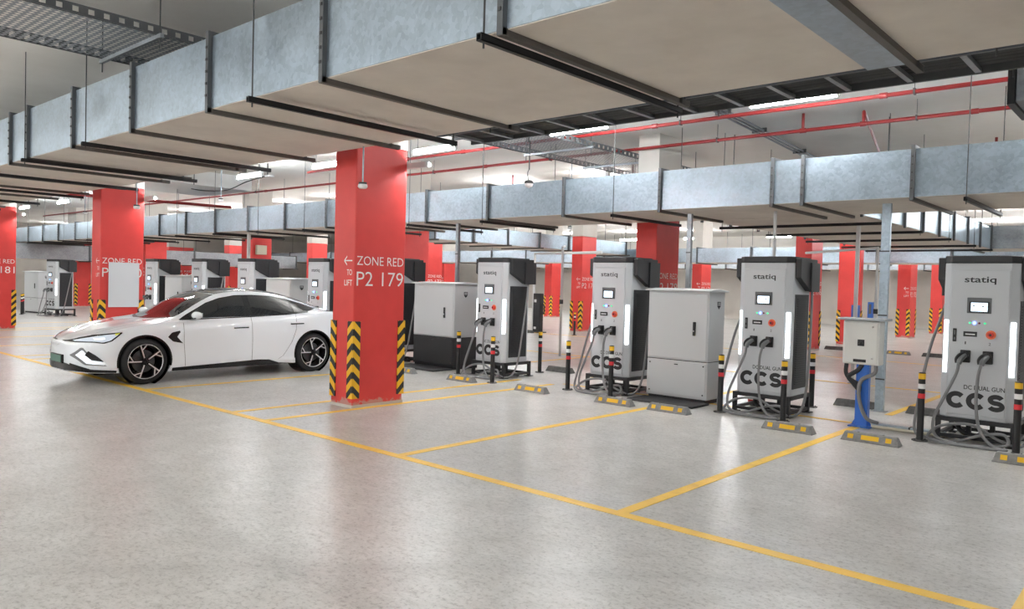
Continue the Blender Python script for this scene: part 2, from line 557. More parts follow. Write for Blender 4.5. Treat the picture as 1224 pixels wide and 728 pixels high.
def pillar(x0, x1, y0, y1, label, number=None, top=SLAB, arrow=True, guards=(0, 1, 2, 3), group='red car park pillars'):
    cx, cy = (x0 + x1) / 2, (y0 + y1) / 2
    hx, hy = (x1 - x0) / 2, (y1 - y0) / 2
    t = thing('concrete_pillar', label, 'pillar', (cx, cy, 0), 0, group)
    MB().box(-hx, hx, -hy, hy, 0, 3.43).build('shaft', 'red_paint', t, bevel=0.012)
    MB().box(-hx, hx, -hy, hy, 3.43, top).build('column_head', 'wall_concrete', t)
    MB().box(-hx - 0.004, hx + 0.004, -hy - 0.004, hy + 0.004, 0, 0.035).build('base_band', 'wall_concrete', t)
    for k in guards:
        sx, sy, rz = ((1, 1, 0), (-1, 1, PI / 2), (-1, -1, PI), (1, -1, -PI / 2))[k]
        g = put('corner_guard', GUARD, None, t)
        g.location = (sx * hx, sy * hy, 0.12)
        g.rotation_euler = (0, 0, rz)
    if number:
        f = hx + 0.002
        mb = MB()
        w = 2 * hy
        lettering(mb, 'ZONE RED', (f, -hy + 0.04 * w, 1.85), (0, 0.92 * w, 0), (0, 0, 0.115), -0.006)
        lettering(mb, number, (f, -hy + 0.04 * w, 1.58), (0, 0.92 * w, 0), (0, 0, 0.185), -0.006)
        mb.build('lettering', 'white_letter', t)
    if arrow:
        f = -hy - 0.002
        mb = MB()
        a = hx - 0.22
        for (u0, u1, v0, v1) in ((0.0, 0.17, 1.895, 1.911),):
            mb.add([(a + u0, f, v0), (a + u1, f, v0), (a + u1, f, v1), (a + u0, f, v1)], [(0, 1, 2, 3)])
        for s in (-1, 1):
            mb.add([(a, f, 1.903 - 0.01), (a, f, 1.903 + 0.01), (a + 0.06, f, 1.903 + s * 0.055 + 0.01), (a + 0.06, f, 1.903 + s * 0.055 - 0.01)], [(0, 1, 2, 3)])
        lettering(mb, 'TO', (a + 0.06, f, 1.715), (0.11, 0, 0), (0, 0, 0.075), 0.004)
        lettering(mb, 'LIFT', (a + 0.01, f, 1.58), (0.165, 0, 0), (0, 0, 0.075), 0.004)
        mb.build('arrow_lettering', 'white_letter', t)
    return t

pillar(-2.94, -2.48, 1.31, 2.15, 'red concrete pillar lettered P2 179 with scraped base and chevron corner guards', 'P2 179')
pillar(-11.27, -10.81, 1.31, 2.15, 'red concrete pillar behind the white car, its number covered by a white sheet', 'P2 180')
pillar(-19.6, -19.14, 1.31, 2.15, 'red concrete pillar lettered P2 181 with peeled paint at its foot', 'P2 181')
pillar(-3.0, -2.52, 8.72, 9.62, 'red concrete pillar lettered P2 178 behind the tall grey power cabinet', 'P2 178')
pillar(-11.2, -10.74, 9.15, 10.05, 'red pillar standing behind the black cable hood of the charger next to pillar P2 179', None, arrow=False)
pillar(-19.5, -19.04, 9.15, 10.05, 'red pillar with a cream junction box near its top behind the parked car', None, arrow=False)
pillar(-27.7, -27.24, 9.1, 10.0, 'dark red pillar stump seen above the chargers next to the sheeted pillar', None, guards=())
pillar(-35.6, -34.5, 8.9, 9.6, 'wide red pillar beyond the charger and cabinet near pillar P2 181', None, arrow=False)
pillar(-2.94, -2.48, 16.93, 17.78, 'red pillar seen over the cable hood of the charger beside the cream box stand', 'P2 176')
pillar(-2.94, -2.28, 20.5, 20.8, 'broad red pillar right behind the white distribution box', None, arrow=False)
pillar(-2.94, -2.48, 27.0, 27.9, 'red pillar with white arrow seen between the tall strut post and the last charger', 'P2 175')
pillar(-2.9, -2.44, 31.8, 32.6, 'far red pillar beside the hood of the charger at the end of the row', None, arrow=False)
pillar(-11.2, -10.74, 17.35, 18.2, 'red pillar with arrow lettering and chevron guards behind the slim black wallbox post', 'P2 172')
pillar(-19.5, -19.04, 17.5, 18.35, 'far red pillar with white lettering behind the half black power cabinet', 'P2 173')
pillar(-27.7, -27.24, 17.2, 18.1, 'far red pillar above the car roof beside a white conduit', None, arrow=False)
pillar(-36.0, -35.4, 17.2, 18.0, 'far red pillar between two chargers behind the car', None, arrow=False)
pillar(-44.0, -43.0, 17.2, 18.8, 'far wide red pillar with white lettering above the small power cabinet', 'P2 174', arrow=False)
pillar(-19.5, -19.04, 26.0, 26.8, 'distant red pillar seen to the right of the charger with the leaning cables', None, arrow=False)
pillar(-11.2, -10.74, 26.2, 27.1, 'distant red pillar seen above the tall grey power cabinet', 'P2 171')
pillar(-27.7, -27.24, 26.2, 27.1, 'distant red pillar seen between the half black cabinet and its charger', None)

t = thing('cover_sheet', 'blank pale sheet covering the number on a red pillar behind the car', 'sheet', (-10.795, 1.76, 0.97))
MB().box(0, 0.006, -0.30, 0.30, 0, 0.91).build('panel', 'paper', t)
MB().box(-0.004, 0.0, -0.28, 0.28, 0.02, 0.89).build('backing', 'white_letter', t)
t = thing('junction_box', 'small cream junction box high on a red pillar behind the car', 'box', (-19.02, 9.6, 2.45))
MB().box(0, 0.1, -0.2, 0.2, 0, 0.33).build('case', 'box_cream', t, bevel=0.012)
MB().box(0.1, 0.106, -0.17, 0.17, 0.03, 0.30).build('lid', 'box_cream', t)

# ------------------------------------------------------------------ air ducts
def duct(name, label, axis, a_list, c0, c1, z0, z1, flange='flange_steel', flange_bottom='brown_angle', fw_=0.05, rods=True, steel='galvanised', bottom=True, group='galvanised air ducts'):
    """straight rectangular duct along an axis; a_list = joint positions incl. both ends"""
    t = thing(name, label, 'air duct', ((a_list[0] + a_list[-1]) / 2, (c0 + c1) / 2, z0) if axis == 'x' else ((c0 + c1) / 2, (a_list[0] + a_list[-1]) / 2, z0), 0, group)
    ox, oy, oz = t.location
    def bx(mb, a0, a1, b0, b1, h0, h1):
        if axis == 'x':
            mb.box(a0 - ox, a1 - ox, b0 - oy, b1 - oy, h0 - oz, h1 - oz)
        else:
            mb.box(b0 - ox, b1 - ox, a0 - oy, a1 - oy, h0 - oz, h1 - oz)
    for a0, a1 in zip(a_list[:-1], a_list[1:]):
        mb = MB(); bx(mb, a0, a1, c0, c1, z0, z1)
        ds = mb.build('duct_section', steel, t)
        mb = MB(); bx(mb, a0 + 0.01, a1 - 0.01, c0 + 0.01, c1 - 0.01, z0 - 0.006, z0 + 0.002)
        mb.build('bottom_panel', 'duct_board', ds)
    for a in a_list[1:-1:3] if rods else ():
        for c_ in (c0 - 0.03, c1 + 0.03):
            mb = MB(); bx(mb, a + 0.05, a + 0.065, c_ - 0.007, c_ + 0.007, z0, SLAB - 0.002)
            mb.build('threaded_rod', 'rod_steel', t)
    for a in a_list:
        mb = MB()
        h = fw_ / 2
        bx(mb, a - h, a + h, c0 - 0.045, c0, z0 - 0.045, z1 + 0.045)
        bx(mb, a - h, a + h, c1, c1 + 0.045, z0 - 0.045, z1 + 0.045)
        bx(mb, a - h, a + h, c0, c1, z1, z1 + 0.045)
        f = mb.build('flange', flange, t)
        if bottom:
            mb = MB()
            bx(mb, a - h, a + h, c0 - 0.04, c1 + 0.18, z0 - 0.05, z0)
            mb.build('bottom_angle', flange_bottom, f)
        f2 = MB()
        for s in range(1, 6):
            zz = z0 + (z1 - z0) * s / 6
            bx(f2, a - 0.012, a + 0.012, c0 - 0.055, c0 - 0.045, zz - 0.012, zz + 0.012)
        f2.build('bolt_row', 'rod_steel', f)['kind'] = 'stuff'
    return t

D1 = [-22.9, -21.0, -19.1, -17.2, -15.3, -13.4, -11.6, -9.75, -7.9, -7.1, -5.32, -3.5, -1.71, 0.21, 2.19, 4.05, 5.9, 7.8]
duct('air_duct', 'wide galvanised duct running over the front parking bays against pillar P2 179', 'x', D1, -1.04, 1.18, 3.30, 4.0, rods=False)
jp = MB().box(3.74, 3.99, -1.06, 1.2, 3.285, 3.30).build('joint_plate', 'galvanised', None)
jp.parent = bpy.data.objects['air_duct']
jp.location = -bpy.data.objects['air_duct'].location
D2 = [-40 + 1.85 * k for k in range(0, 17)] + [-8.55, -6.75, -4.95, -3.05, -1.05, 0.85, 1.3, 2.75, 4.6, 6.6]
D2 = [a for a in D2 if a < -9.2 or a > -8.6]
duct('air_duct', 'galvanised duct running above the row of chargers', 'x', D2, 6.36, 8.4, 2.95, 3.58, rods=False)
duct('air_duct', 'branch duct leaving the duct over the chargers toward the back wall', 'y', [8.42, 9.6, 10.9, 12.2, 13.5, 14.8, 16.2, 17.6, 19.0], -1.35, 1.46, 2.95, 3.52, bottom=False)
duct('air_duct', 'grey duct crossing at the end of the branch duct', 'x', [1.0, 2.4, 4.2, 6.0, 9.0], 19.1, 20.6, 2.95, 3.55, steel='galvanised_dull')
duct('air_duct', 'dull grey duct crossing far behind the sheeted pillar and pillar P2 181', 'y', [4.4, 5.7, 9.0, 11.5, 14, 17, 20], -34.3, -33.0, 2.2, 2.88, steel='galvanised_dull', flange_bottom='flange_steel')
duct('air_duct', 'pale duct receding behind the far pillars toward the back wall', 'y', [11.5, 13.2, 14.9, 16.6, 18.3, 20, 22.2], -13.9, -12.1, 3.0, 3.5)
duct('air_duct', 'far duct crossing in front of the concrete back wall', 'x', [-42 + 2.2 * k for k in range(0, 24)], 22.5, 24.0, 2.7, 3.25)
duct('air_duct', 'far dull duct high along the concrete back wall', 'x', [-30 + 2.4 * k for k in range(0, 16)], 33.5, 35.2, 2.8, 3.5, steel='galvanised_dull')

def hanger(x, y0, y1, z, label, along='y', rods=True, drop=SLAB, th=0.05, group='black trapeze duct hangers'):
    t = thing('trapeze_hanger', label, 'hanger', (x, (y0 + y1) / 2, z) if along == 'y' else ((y0 + y1) / 2, x, z), 0, group)
    h = (y1 - y0) / 2
    mb = MB()
    if along == 'y':
        mb.box(-0.022, 0.022, -h, h, -th, -th + 0.006).box(-0.022, -0.016, -h, h, -th, 0).box(0.016, 0.022, -h, h, -th, 0).box(-0.022, 0.022, -h, h, -0.008, 0)
    else:
        mb.box(-h, h, -0.022, 0.022, -th, -th + 0.006).box(-h, h, -0.022, -0.016, -th, 0).box(-h, h, 0.016, 0.022, -th, 0).box(-h, h, -0.022, 0.022, -0.008, 0)
    mb.build('channel', 'black_steel', t)
    if rods:
        for s in (-1, 1):
            q = s * (h - 0.045)
            p = (0, q) if along == 'y' else (q, 0)
            MB().cyl((*p, -th - 0.04), (*p, drop - z), 0.007, n=6).build('threaded_rod', 'rod_steel', t)
    return t
for k, x in enumerate([-17.6, -14.6, -11.9, -9.2, -6.9, -4.62, -0.72, 2.12, 5.1]):
    hanger(x, -1.2, 1.36, 3.25, 'black channel hanger under the wide front duct')
for k, x in enumerate([-32.3, -30.2, -28, -25.5, -23, -20.6, -18.2, -15.8, -13.4, -11.2, -9.4, -7.2, -5.0, -1.9, 3.4]):
    hanger(x, 6.2, 8.55, 2.90, 'black channel hanger under the duct over the chargers')
for k, y in enumerate([9.4, 11.6, 13.9, 16.4, 18.4]):
    hanger(y, -1.5, 1.62, 2.90, 'black channel hanger under the branch duct', along='x')

# hanging sheet metal box next to the cable ladder
t = thing('air_box', 'grey sheet metal box with black edge hanging beside the red pipes', 'air box', (4.73, 4.0, 3.47))
MB().box(-0.46, 0.9, -0.3, 0.5, 0, 0.38).build('case', 'galvanised_dull', t, bevel=0.01)
MB().box(-0.52, -0.46, -0.32, 0.52, -0.02, 0.40).build('edge_frame', 'black_steel', t)
for x in (-0.3, 0.7):
    MB().cyl((x, 0, 0.38), (x, 0, SLAB - 3.472), 0.008, n=6).build('threaded_rod', 'rod_steel', t)

# ------------------------------------------------------------------ cable ladder and perforated trays
t = thing('cable_ladder', 'cable ladder with dark cables behind the wide front duct', 'cable ladder', (3.0, 1.80, 3.42))
for s in (-1, 1):
    MB().box(-4.2, 5.0, s * 0.29 - 0.015, s * 0.29 + 0.015, -0.05, 0.06).build('side_rail', 'flange_steel', t)
for k in range(19):
    x = -4.0 + 0.48 * k
    MB().box(x - 0.022, x + 0.022, -0.28, 0.28, -0.045, -0.01).build('rung', 'galvanised_dull', t)
for k, y in enumerate((-0.22, -0.14, -0.05, 0.03, 0.12, 0.21)):
    MB().tube([(-4.2, y, 0.03), (-2, y + 0.02, 0.02), (0.5, y - 0.015, 0.03), (3, y + 0.01, 0.02), (5, y, 0.03)], 0.036, 8, 3).build('cable', 'cable_dark', t, smooth=True)
for x in (-3.3, -0.9, 1.5, 3.9):
    for s in (-1, 1):
        MB().cyl((x, s * 0.33, -0.1), (x, s * 0.33, SLAB - 3.42), 0.007, n=6).build('threaded_rod', 'rod_steel', t)

def perforated(w, ln, cell):
    """sheet in the xy plane with diamond holes, w wide (x), ln long (y), centred"""
    mb = MB()
    nx, ny = int(w / cell), int(ln / cell)
    vs_, fs_ = [], []
    idx = {}
    def V(p):
        k = (round(p[0], 5), round(p[1], 5))
        if k not in idx:
            idx[k] = len(vs_); vs_.append((p[0], p[1], 0))
        return idx[k]
    r = cell * 0.40
    for i in range(nx):
        for j in range(ny):
            x = -w / 2 + i * cell; y = -ln / 2 + j * cell
            c = [(x, y), (x + cell, y), (x + cell, y + cell), (x, y + cell)]
            m = (x + cell / 2, y + cell / 2)
            h = [(m[0], m[1] - r), (m[0] + r, m[1]), (m[0], m[1] + r), (m[0] - r, m[1])]
            C = [V(p) for p in c]; H = [V(p) for p in h]
            for k in range(4):
                k2 = (k + 1) % 4
                fs_.append((C[k], C[k2], H[k]))
                fs_.append((C[k2], H[k2], H[k]))
    return mb.add(vs_, fs_)
t = thing('cable_tray', 'wide perforated cable tray passing over the front duct', 'cable tray', (-3.75, 3.0, 4.28))
perforated(1.52, 18.0, 0.08).build('perforated_sheet', 'galvanised_dull', t)
for s in (-1, 1):
    mb = MB()
    mb.box(s * 0.75 - 0.004, s * 0.75 + 0.004, -9, 9, -0.01, 0.02).box(s * 0.75 - 0.004, s * 0.75 + 0.004, -9, 9, 0.075, 0.10)
    for k in range(120):
        y = -9 + 0.15 * k
        mb.box(s * 0.75 - 0.004, s * 0.75 + 0.004, y, y + 0.09, 0.02, 0.075)
    mb.build('side_rail', 'flange_steel', t)
for k in range(9):
    y = -8 + 2.0 * k
    MB().box(-0.85, 0.85, y - 0.02, y + 0.02, -0.05, -0.005).build('support_channel', 'galvanised_dull', t)
    for s in (-1, 1):
        MB().cyl((s * 0.8, y, -0.16), (s * 0.8, y, SLAB - 4.28), 0.008, n=6).build('threaded_rod', 'rod_steel', t)
# ------------------------------------------------------------------ red sprinkler pipes
def pipe_thing(name, label, paths, r=0.032, material='red_pipe', cat='pipe', group='red sprinkler pipes', couplings=(), hangers=()):
    o = Vector(paths[0][0])
    t = thing(name, label, cat, o, 0, group)
    for k, p in enumerate(paths):
        MB().tube([Vector(q) - o for q in p], r if k == 0 else r * 0.8, 8, 1).build('pipe' if k == 0 else 'branch_pipe', material, t, smooth=True)
    for c in couplings:
        d = Vector((0.05, 0, 0))
        MB().cyl(Vector(c) - o - d, Vector(c) - o + d, r * 1.35, n=10).build('coupling', material, t, smooth=True)
    for c in hangers:
        c = Vector(c) - o
        mb = MB().cyl(c, (c.x, c.y, SLAB - 0.004 - o.z), 0.005, n=6)
        mb.box(c.x - 0.012, c.x + 0.012, c.y - r - 0.008, c.y + r + 0.008, c.z - r - 0.008, c.z + r + 0.012)
        mb.build('pipe_clamp', 'rod_steel', t)
    return t
py1, py2, pz = 6.85, 8.58, 4.45
pipe_thing('sprinkler_pipe', 'red sprinkler pipe nearer the front duct below the slab', [[(-12, py1, pz), (6.5, py1, pz)]], couplings=[(2.2, py1, pz), (-1.5, py1, pz), (-6.2, py1, pz)], hangers=[(2.6, py1, pz), (-1.0, py1, pz), (-4.4, py1, pz), (-8, py1, pz)])
pipe_thing('sprinkler_pipe', 'long red sprinkler pipe with risers above the duct over the chargers', [[(-38, py2, pz), (9, py2, pz)], [(1.4, py2, pz), (1.4, py2, SLAB - 0.10), (0.5, 12.5, SLAB - 0.10)], [(0.4, py2, pz), (0.4, py2, SLAB - 0.005)]], couplings=[(3.0, py2, pz), (0.4, py2, pz), (1.4, py2, pz), (-3.4, py2, pz), (-7.2, py2, pz), (-12, py2, pz), (-17, py2, pz)], hangers=[(2.2, py2, pz), (-1.2, py2, pz), (-5.2, py2, pz), (-9, py2, pz), (-13, py2, pz), (-17.6, py2, pz)])
pipe_thing('sprinkler_pipe', 'red pipe running toward the back wall behind the sheeted red pillar', [[(-21.0, 3.0, 4.1), (-20.0, 9.0, 4.1)]], r=0.05)
pipe_thing('sprinkler_pipe', 'far red sprinkler pipe hung lowest in front of the back wall', [[(-30, 14.0, 3.65), (4, 14.0, 3.65)], [(-8, 14.0, 3.65), (-8, 14.0, SLAB - 0.005)], [(-2, 14.0, 3.65), (-2, 14.0, SLAB - 0.005)]], hangers=[(-12, 14.0, 3.65), (-5, 14.0, 3.65)])
pipe_thing('sprinkler_pipe', 'far red sprinkler pipe just behind pillar P2 178', [[(-30, 11.6, 3.85), (-1.8, 11.6, 3.85)], [(-5, 11.6, 3.85), (-5, 11.6, SLAB - 0.005)], [(-9, 11.6, 3.85), (-9, 11.6, SLAB - 0.005)]], hangers=[(-7, 11.6, 3.85), (-12, 11.6, 3.85)])
pipe_thing('sprinkler_pipe', 'red sprinkler pipe with tee beside the branch duct', [[(1.9, 12.6, 3.55), (12, 12.6, 3.55)], [(2.6, 12.6, 3.55), (2.6, 12.6, SLAB - 0.005)], [(3.4, 12.6, 3.55), (3.4, 10.4, 3.55)]], hangers=[(3.1, 12.6, 3.55)])
t = thing('wire_bundle', 'thin dark conduits clipped together below the slab beside the sprinkler riser', 'conduit', (0, 6.0, 4.68))
for k in range(3):
    MB().tube([(-1.15 + 0.09 * k, 7.6, 0), (-0.55 + 0.09 * k, 0.4, 0)], 0.02, 6, 1).build('conduit', 'galvanised_dull', t, smooth=True)
for q in (0.25, 0.6, 0.85):
    x, y = -1.06 + 0.6 * q, 7.6 - 7.2 * q
    MB().box(x - 0.14, x + 0.14, y - 0.02, y + 0.02, -0.03, 0.05).build('clip', 'rod_steel', t)
t = thing('hanging_cable', 'looped black cable hanging from the slab beside the drop beam', 'cable', (-18.0, 5.2, 4.3))
MB().tube([(0.4, 1.2, 0.02), (0.9, 1.4, -0.05), (1.5, 1.8, -0.02), (1.9, 2.2, 0.25), (2.5, 2.6, 0.45)], 0.016, 6, 5).build('flex', 'cable_dark', t, smooth=True)
MB().box(2.4, 2.6, 2.5, 2.7, 0.40, 0.45).build('outlet_plate', 'lamp_white', t)

# ------------------------------------------------------------------ hanging detectors
def detector(x, y, z, label, top=SLAB):
    t = thing('hanging_detector', label, 'detector', (x, y, z), 0, 'detectors hung on thin pipes')
    MB().cyl((0, 0, 0.03), (0, 0, top - z), 0.010, n=8).build('drop_pipe', 'galvanised', t)
    MB().lathe([(0.0, 0.001), (0.0, 0.045), (0.02, 0.06), (0.05, 0.055), (0.06, 0.001)], 'z', 14).build('sensor', 'lamp_white', t, smooth=True)
    MB().cyl((0, 0, 0.05), (0, 0, 0.075), 0.05, n=14).build('base_ring', 'charger_black', t)
detector(-2.10, 1.12, 2.78, 'ceiling detector on a thin pipe in front of pillar P2 179', 3.294)
detector(-8.66, 1.12, 2.82, 'ceiling detector on a thin pipe in front of the sheeted pillar', 3.294)
detector(-11.14, 4.0, 3.36, 'ceiling detector on a dark pipe between pillar P2 179 and the sheeted pillar')
detector(-6.0, 10.4, 3.05, 'ceiling detector hanging to the left of pillar P2 178')
detector(-16.5, 3.0, 3.2, 'ceiling detector hanging between the sheeted pillar and pillar P2 181')
t = thing('pendant_lamp', 'small round dark pendant on a rod in front of the duct over the chargers', 'lamp', (-3.6, 6.0, 3.50))
MB().cyl((0, 0, 0.25), (0, 0, 0.78), 0.012, n=8).build('rod', 'rod_steel', t)
MB().tube([(0, 0, 0.27), (-0.035, 0, 0.2), (-0.02, 0, 0.1), (0, 0, 0.06)], 0.008, 6, 4).build('hook', 'black_steel', t)
MB().lathe([(0.06, 0.001), (0.06, 0.06), (0.04, 0.085), (0.0, 0.085), (0.0, 0.001)], 'z', 16).build('cap', 'rod_steel', t, smooth=True)
MB().lathe([(0.0, 0.001), (0.0, 0.082), (-0.05, 0.065), (-0.08, 0.001)], 'z', 16).build('dome', 'lamp_white', t, smooth=True)
t = thing('security_camera', 'white security camera under the slab beside pillar P2 178', 'camera', (-5.2, 10.8, 3.55))
MB().box(-0.05, 0.05, -0.05, 0.05, 0.1, SLAB - 3.555).build('bracket', 'lamp_white', t)
MB().box(-0.28, 0.2, -0.07, 0.07, -0.03, 0.1).build('housing', 'lamp_white', t, bevel=0.02)
MB().cyl((-0.28, 0, 0.035), (-0.30, 0, 0.035), 0.045, n=12).build('lens', 'plastic_black', t)

# ------------------------------------------------------------------ batten lights
def make_batten(drop):
    t = thing('batten_light', 'white batten light with glowing tube hung below the slab', 'ceiling light', (0, 0, 0), 0, 'batten lights hung below the slab')
    MB().box(-0.63, 0.63, -0.016, 0.016, 0.02, 0.05).build('housing', 'lamp_white', t, bevel=0.006)
    MB().cyl((-0.60, 0, -0.05), (0.60, 0, -0.05), 0.026, n=8).build('tube', 'tube_light', t, smooth=True)
    for s in (-1, 1):
        MB().box(s * 0.615 - 0.015, s * 0.615 + 0.015, -0.03, 0.03, -0.078, 0.022).build('end_cap', 'lamp_white', t)
        MB().cyl((s * 0.5, 0, 0.05), (s * 0.5, 0, drop - 0.002), 0.006, n=5).build('suspension', 'rod_steel', t)
    return t
battens = {0.42: make_batten(0.42), 1.05: make_batten(1.05)}
used = set()
spots = []
def row(y, xs, where, drop=0.42):
    for x in xs:
        spots.append((x, y, drop, 'white batten light with glowing tube ' + where))
row(5.75, (5.0, 1.35, -2.3, -5.9, -9.5, -13.0, -22.4, -26.5, -31), 'between the front duct and the duct over the chargers')
row(-6.4, [10 - 4.5 * k for k in range(10)], 'added out of view over the driving aisle to brighten floor and ceiling', 1.05)  # unseen row added and hung low so its light reaches the ceiling
row(-9.6, [8 - 6.0 * k for k in range(6)], 'added out of view on the far side of the driving aisle as fill', 1.05)  # second unseen row, added as fill light for the aisle
row(12.6, (9, 5, -6.5, -9.9, -15.0, -18.2, -22, -26, -30, -34, -38, -43, -48), 'over the bays behind the chargers')  # leftmost pair added to brighten the left wall
row(19.2, (12, 8, 4, -1.5, -5.8, -8.3, -15.0, -17.4, -22, -26, -30, -34), 'over the second row of bays behind')
row(26.0, (8, 4, 0, -5, -9, -13.5, -17, -21, -25, -30), 'over the third row of bays behind')
row(31.5, (8, 4, 0, -5.5, -9.5, -14, -18, -22, -26, -30), 'close to the concrete back wall')
row(3.4, (-22.0, -30, -36, -42, -48), 'near pillar P2 181 beyond the front duct')  # the far left end is extended with added light for the left wall
for x, y, drop, lab in spots:
    o = battens[drop] if drop not in used else copy_tree(battens[drop])
    used.add(drop)
    o.location = (x, y, SLAB - drop)
    o['label'] = lab
pb = thing('pillar_light', 'glowing batten light fixed behind the top of a red pillar', 'wall light', (0, 0, 0), 0, 'batten lights behind the front pillars')
MB().box(-0.45, 0.45, 0.0, 0.05, -0.04, 0.04).build('housing', 'lamp_white', pb, bevel=0.008)
MB().cyl((-0.43, 0.075, 0), (0.43, 0.075, 0), 0.026, n=8).build('tube', 'tube_light', pb, smooth=True)
for k, (x, pn) in enumerate(((-2.55, 'the red pillar beside the car boot'), (-10.88, 'the sheeted red pillar'), (-19.2, 'the red pillar with the peeled foot'))):
    o = pb if k == 0 else copy_tree(pb)
    o['label'] = 'glowing batten light fixed behind the top of ' + pn
    o.location = (x, 2.15, 3.22)

# ------------------------------------------------------------------ charging stations
def make_charger():
    t = thing('charging_station', '', 'charger', (0, 0, 0), 0, 'dual gun charging stations along the bays')
    W = 0.37
    # base frame
    mb = MB()
    for x in (-0.37, 0.37):
        for y in (0.02, 0.70):
            mb.box(x - 0.025, x + 0.025, y - 0.025, y + 0.025, 0, 0.27)
    for y in (0.02, 0.70):
        mb.box(-0.395, 0.395, y - 0.025, y + 0.025, 0.22, 0.27)
        mb.box(-0.395, 0.395, y - 0.02, y + 0.02, 0.035, 0.075)
    for x in (-0.37, 0, 0.37):
        mb.box(x - 0.025, x + 0.025, 0.0, 0.72, 0.22, 0.27)
        mb.box(x - 0.02, x + 0.02, 0.0, 0.72, 0.035, 0.075)
    for x in (-0.12, 0.12):
        mb.box(x - 0.025, x + 0.025, 0.33, 0.38, 0, 0.24)
    fr = mb.build('base_frame', 'charger_black', t)
    for x in (-0.37, 0.37):
        for y in (0.02, 0.70):
            MB().box(x - 0.06, x + 0.06, y - 0.06, y + 0.06, 0, 0.012).build('foot_plate', 'charger_black', fr)
    MB().tube([(-0.25, 0.45, 0.3), (-0.22, 0.35, 0.1), (-0.05, 0.25, 0.05), (0.2, 0.3, 0.05), (0.3, 0.5, 0.03)], 0.03, 8, 5).build('supply_cable', 'cable_dark', fr, smooth=True)
    # body with chamfered front corners
    c = 0.075
    body = MB().prism([(-W, c), (-W + c, 0.012), (W - c, 0.012), (W, c), (W, 0.64), (-W, 0.64)], 'z', 0.27, 2.035)
    bo = body.build('body', 'charger_grey', t, bevel=0.006)
    fp = MB().box(-0.285, 0.285, -0.004, 0.014, 0.315, 1.955).build('front_panel', 'charger_panel', t, bevel=0.005)
    MB().prism([(-W - 0.004, c), (-W + c, 0.0), (W - c, 0.0), (W + 0.004, c), (W + 0.004, 0.645), (-W - 0.004, 0.645)], 'z', 2.035, 2.12).build('top_cap', 'charger_black', t, bevel=0.008)
    for s in (-1, 1):
        # led strip on the chamfer
        x0, y0, x1, y1 = s * (W - c + 0.012), 0.020, s * (W - 0.022), 0.052
        n = Vector((s * 0.66, -0.75, 0)) * 0.006
        a, b = Vector((x0, y0, 0)), Vector((x1, y1, 0))
        mb = MB()
        pts = []
        for z in (0.78, 1.38):
            for p in (a, b, b + n, a + n):
                pts.append((p.x, p.y, z))
        mb.add(pts, [(0, 1, 2, 3), (4, 5, 6, 7), (0, 1, 5, 4), (1, 2, 6, 5), (2, 3, 7, 6), (3, 0, 4, 7)])
        mb.build('light_strip', 'led_white', t)
        # side louvre door
        x = s * W
        sp = MB().box(min(x, x + s * 0.006), max(x, x + s * 0.006), 0.13, 0.60, 0.36, 1.62).build('side_panel', 'louver_dark', t)
        mb = MB()
        for k in range(38):
            z = 0.42 + k * 0.0305
            mb.box(min(x + s * 0.006, x + s * 0.013), max(x + s * 0.006, x + s * 0.013), 0.20, 0.53, z, z + 0.014)
        lo = mb.build('louvres', 'louver_dark', sp)
        lo['kind'] = 'stuff'
        # cable hood
        hd = MB().prism([(0.10, 2.10), (0.68, 2.10), (0.68, 1.67), (0.44, 1.67), (0.10, 1.84)], 'x', s * (W + 0.003), s * (W + 0.08)).build('cable_hood', 'charger_black', t, bevel=0.008)
        MB().box(*sorted((s * (W + 0.07), s * (W + 0.105))), 0.42, 0.71, 1.66, 2.05).build('hood_plate', 'charger_black', hd)
    # front fittings
    sc_ = MB().box(-0.12, 0.12, -0.014, -0.003, 1.47, 1.645).build('screen', 'bezel', t, bevel=0.004)
    MB().box(-0.095, 0.10, -0.020, -0.014, 1.478, 1.603).build('screen_frame', 'plastic_black', sc_)
    MB().box(-0.078, 0.083, -0.0215, -0.0195, 1.492, 1.590).build('display', 'screen_glow', sc_)
    MB().box(-0.06, -0.04, -0.0225, -0.0214, 1.545, 1.56).box(0.03, 0.05, -0.0225, -0.0214, 1.54, 1.555).box(-0.05, 0.065, -0.0225, -0.0214, 1.505, 1.510).build('display_mark', 'bezel', sc_)
    for x, m_ in ((-0.085, 'led_green'), (-0.04, 'led_blue'), (0.008, 'led_dark_red'), (0.062, 'led_green')):
        r = 0.018 if m_ == 'led_blue' else 0.012
        MB().cyl((x, -0.010, 1.36), (x, -0.002, 1.36), r, n=12).build('status_lamp', m_, t)
    hn = MB().box(-0.25, -0.213, -0.016, -0.003, 1.14, 1.29).build('door_lock', 'plastic_black', t, bevel=0.003)
    MB().box(-0.238, -0.225, -0.019, -0.016, 1.16, 1.19).box(-0.238, -0.225, -0.019, -0.016, 1.22, 1.27).build('lock_slot', 'bezel', hn)
    lb = MB().box(-0.145, -0.01, -0.010, -0.003, 1.205, 1.262).build('card_reader', 'plastic_black', t)
    MB().box(-0.125, -0.03, -0.0115, -0.0098, 1.225, 1.238).build('reader_mark', 'band_white', lb)
    es = MB().cyl((0.125, -0.012, 1.235), (0.125, -0.002, 1.235), 0.05, n=20).build('emergency_ring', 'stop_orange', t)
    MB().lathe([(-0.045, 0.001), (-0.045, 0.026), (-0.035, 0.032), (-0.012, 0.030), (-0.012, 0.001)], 'y', 16, (0.125, 0, 1.235)).build('stop_button', 'stop_red', es, smooth=True)
    MB().cyl((0.125, -0.047, 1.235), (0.125, -0.044, 1.235), 0.014, n=10).build('button_centre', 'plastic_black', es)
    lt = MB()
    f = -0.0045
    lettering(lt, 'statiq', (-0.155, f, 1.795), (0.31, 0, 0), (0, 0, 0.088), 0.016)
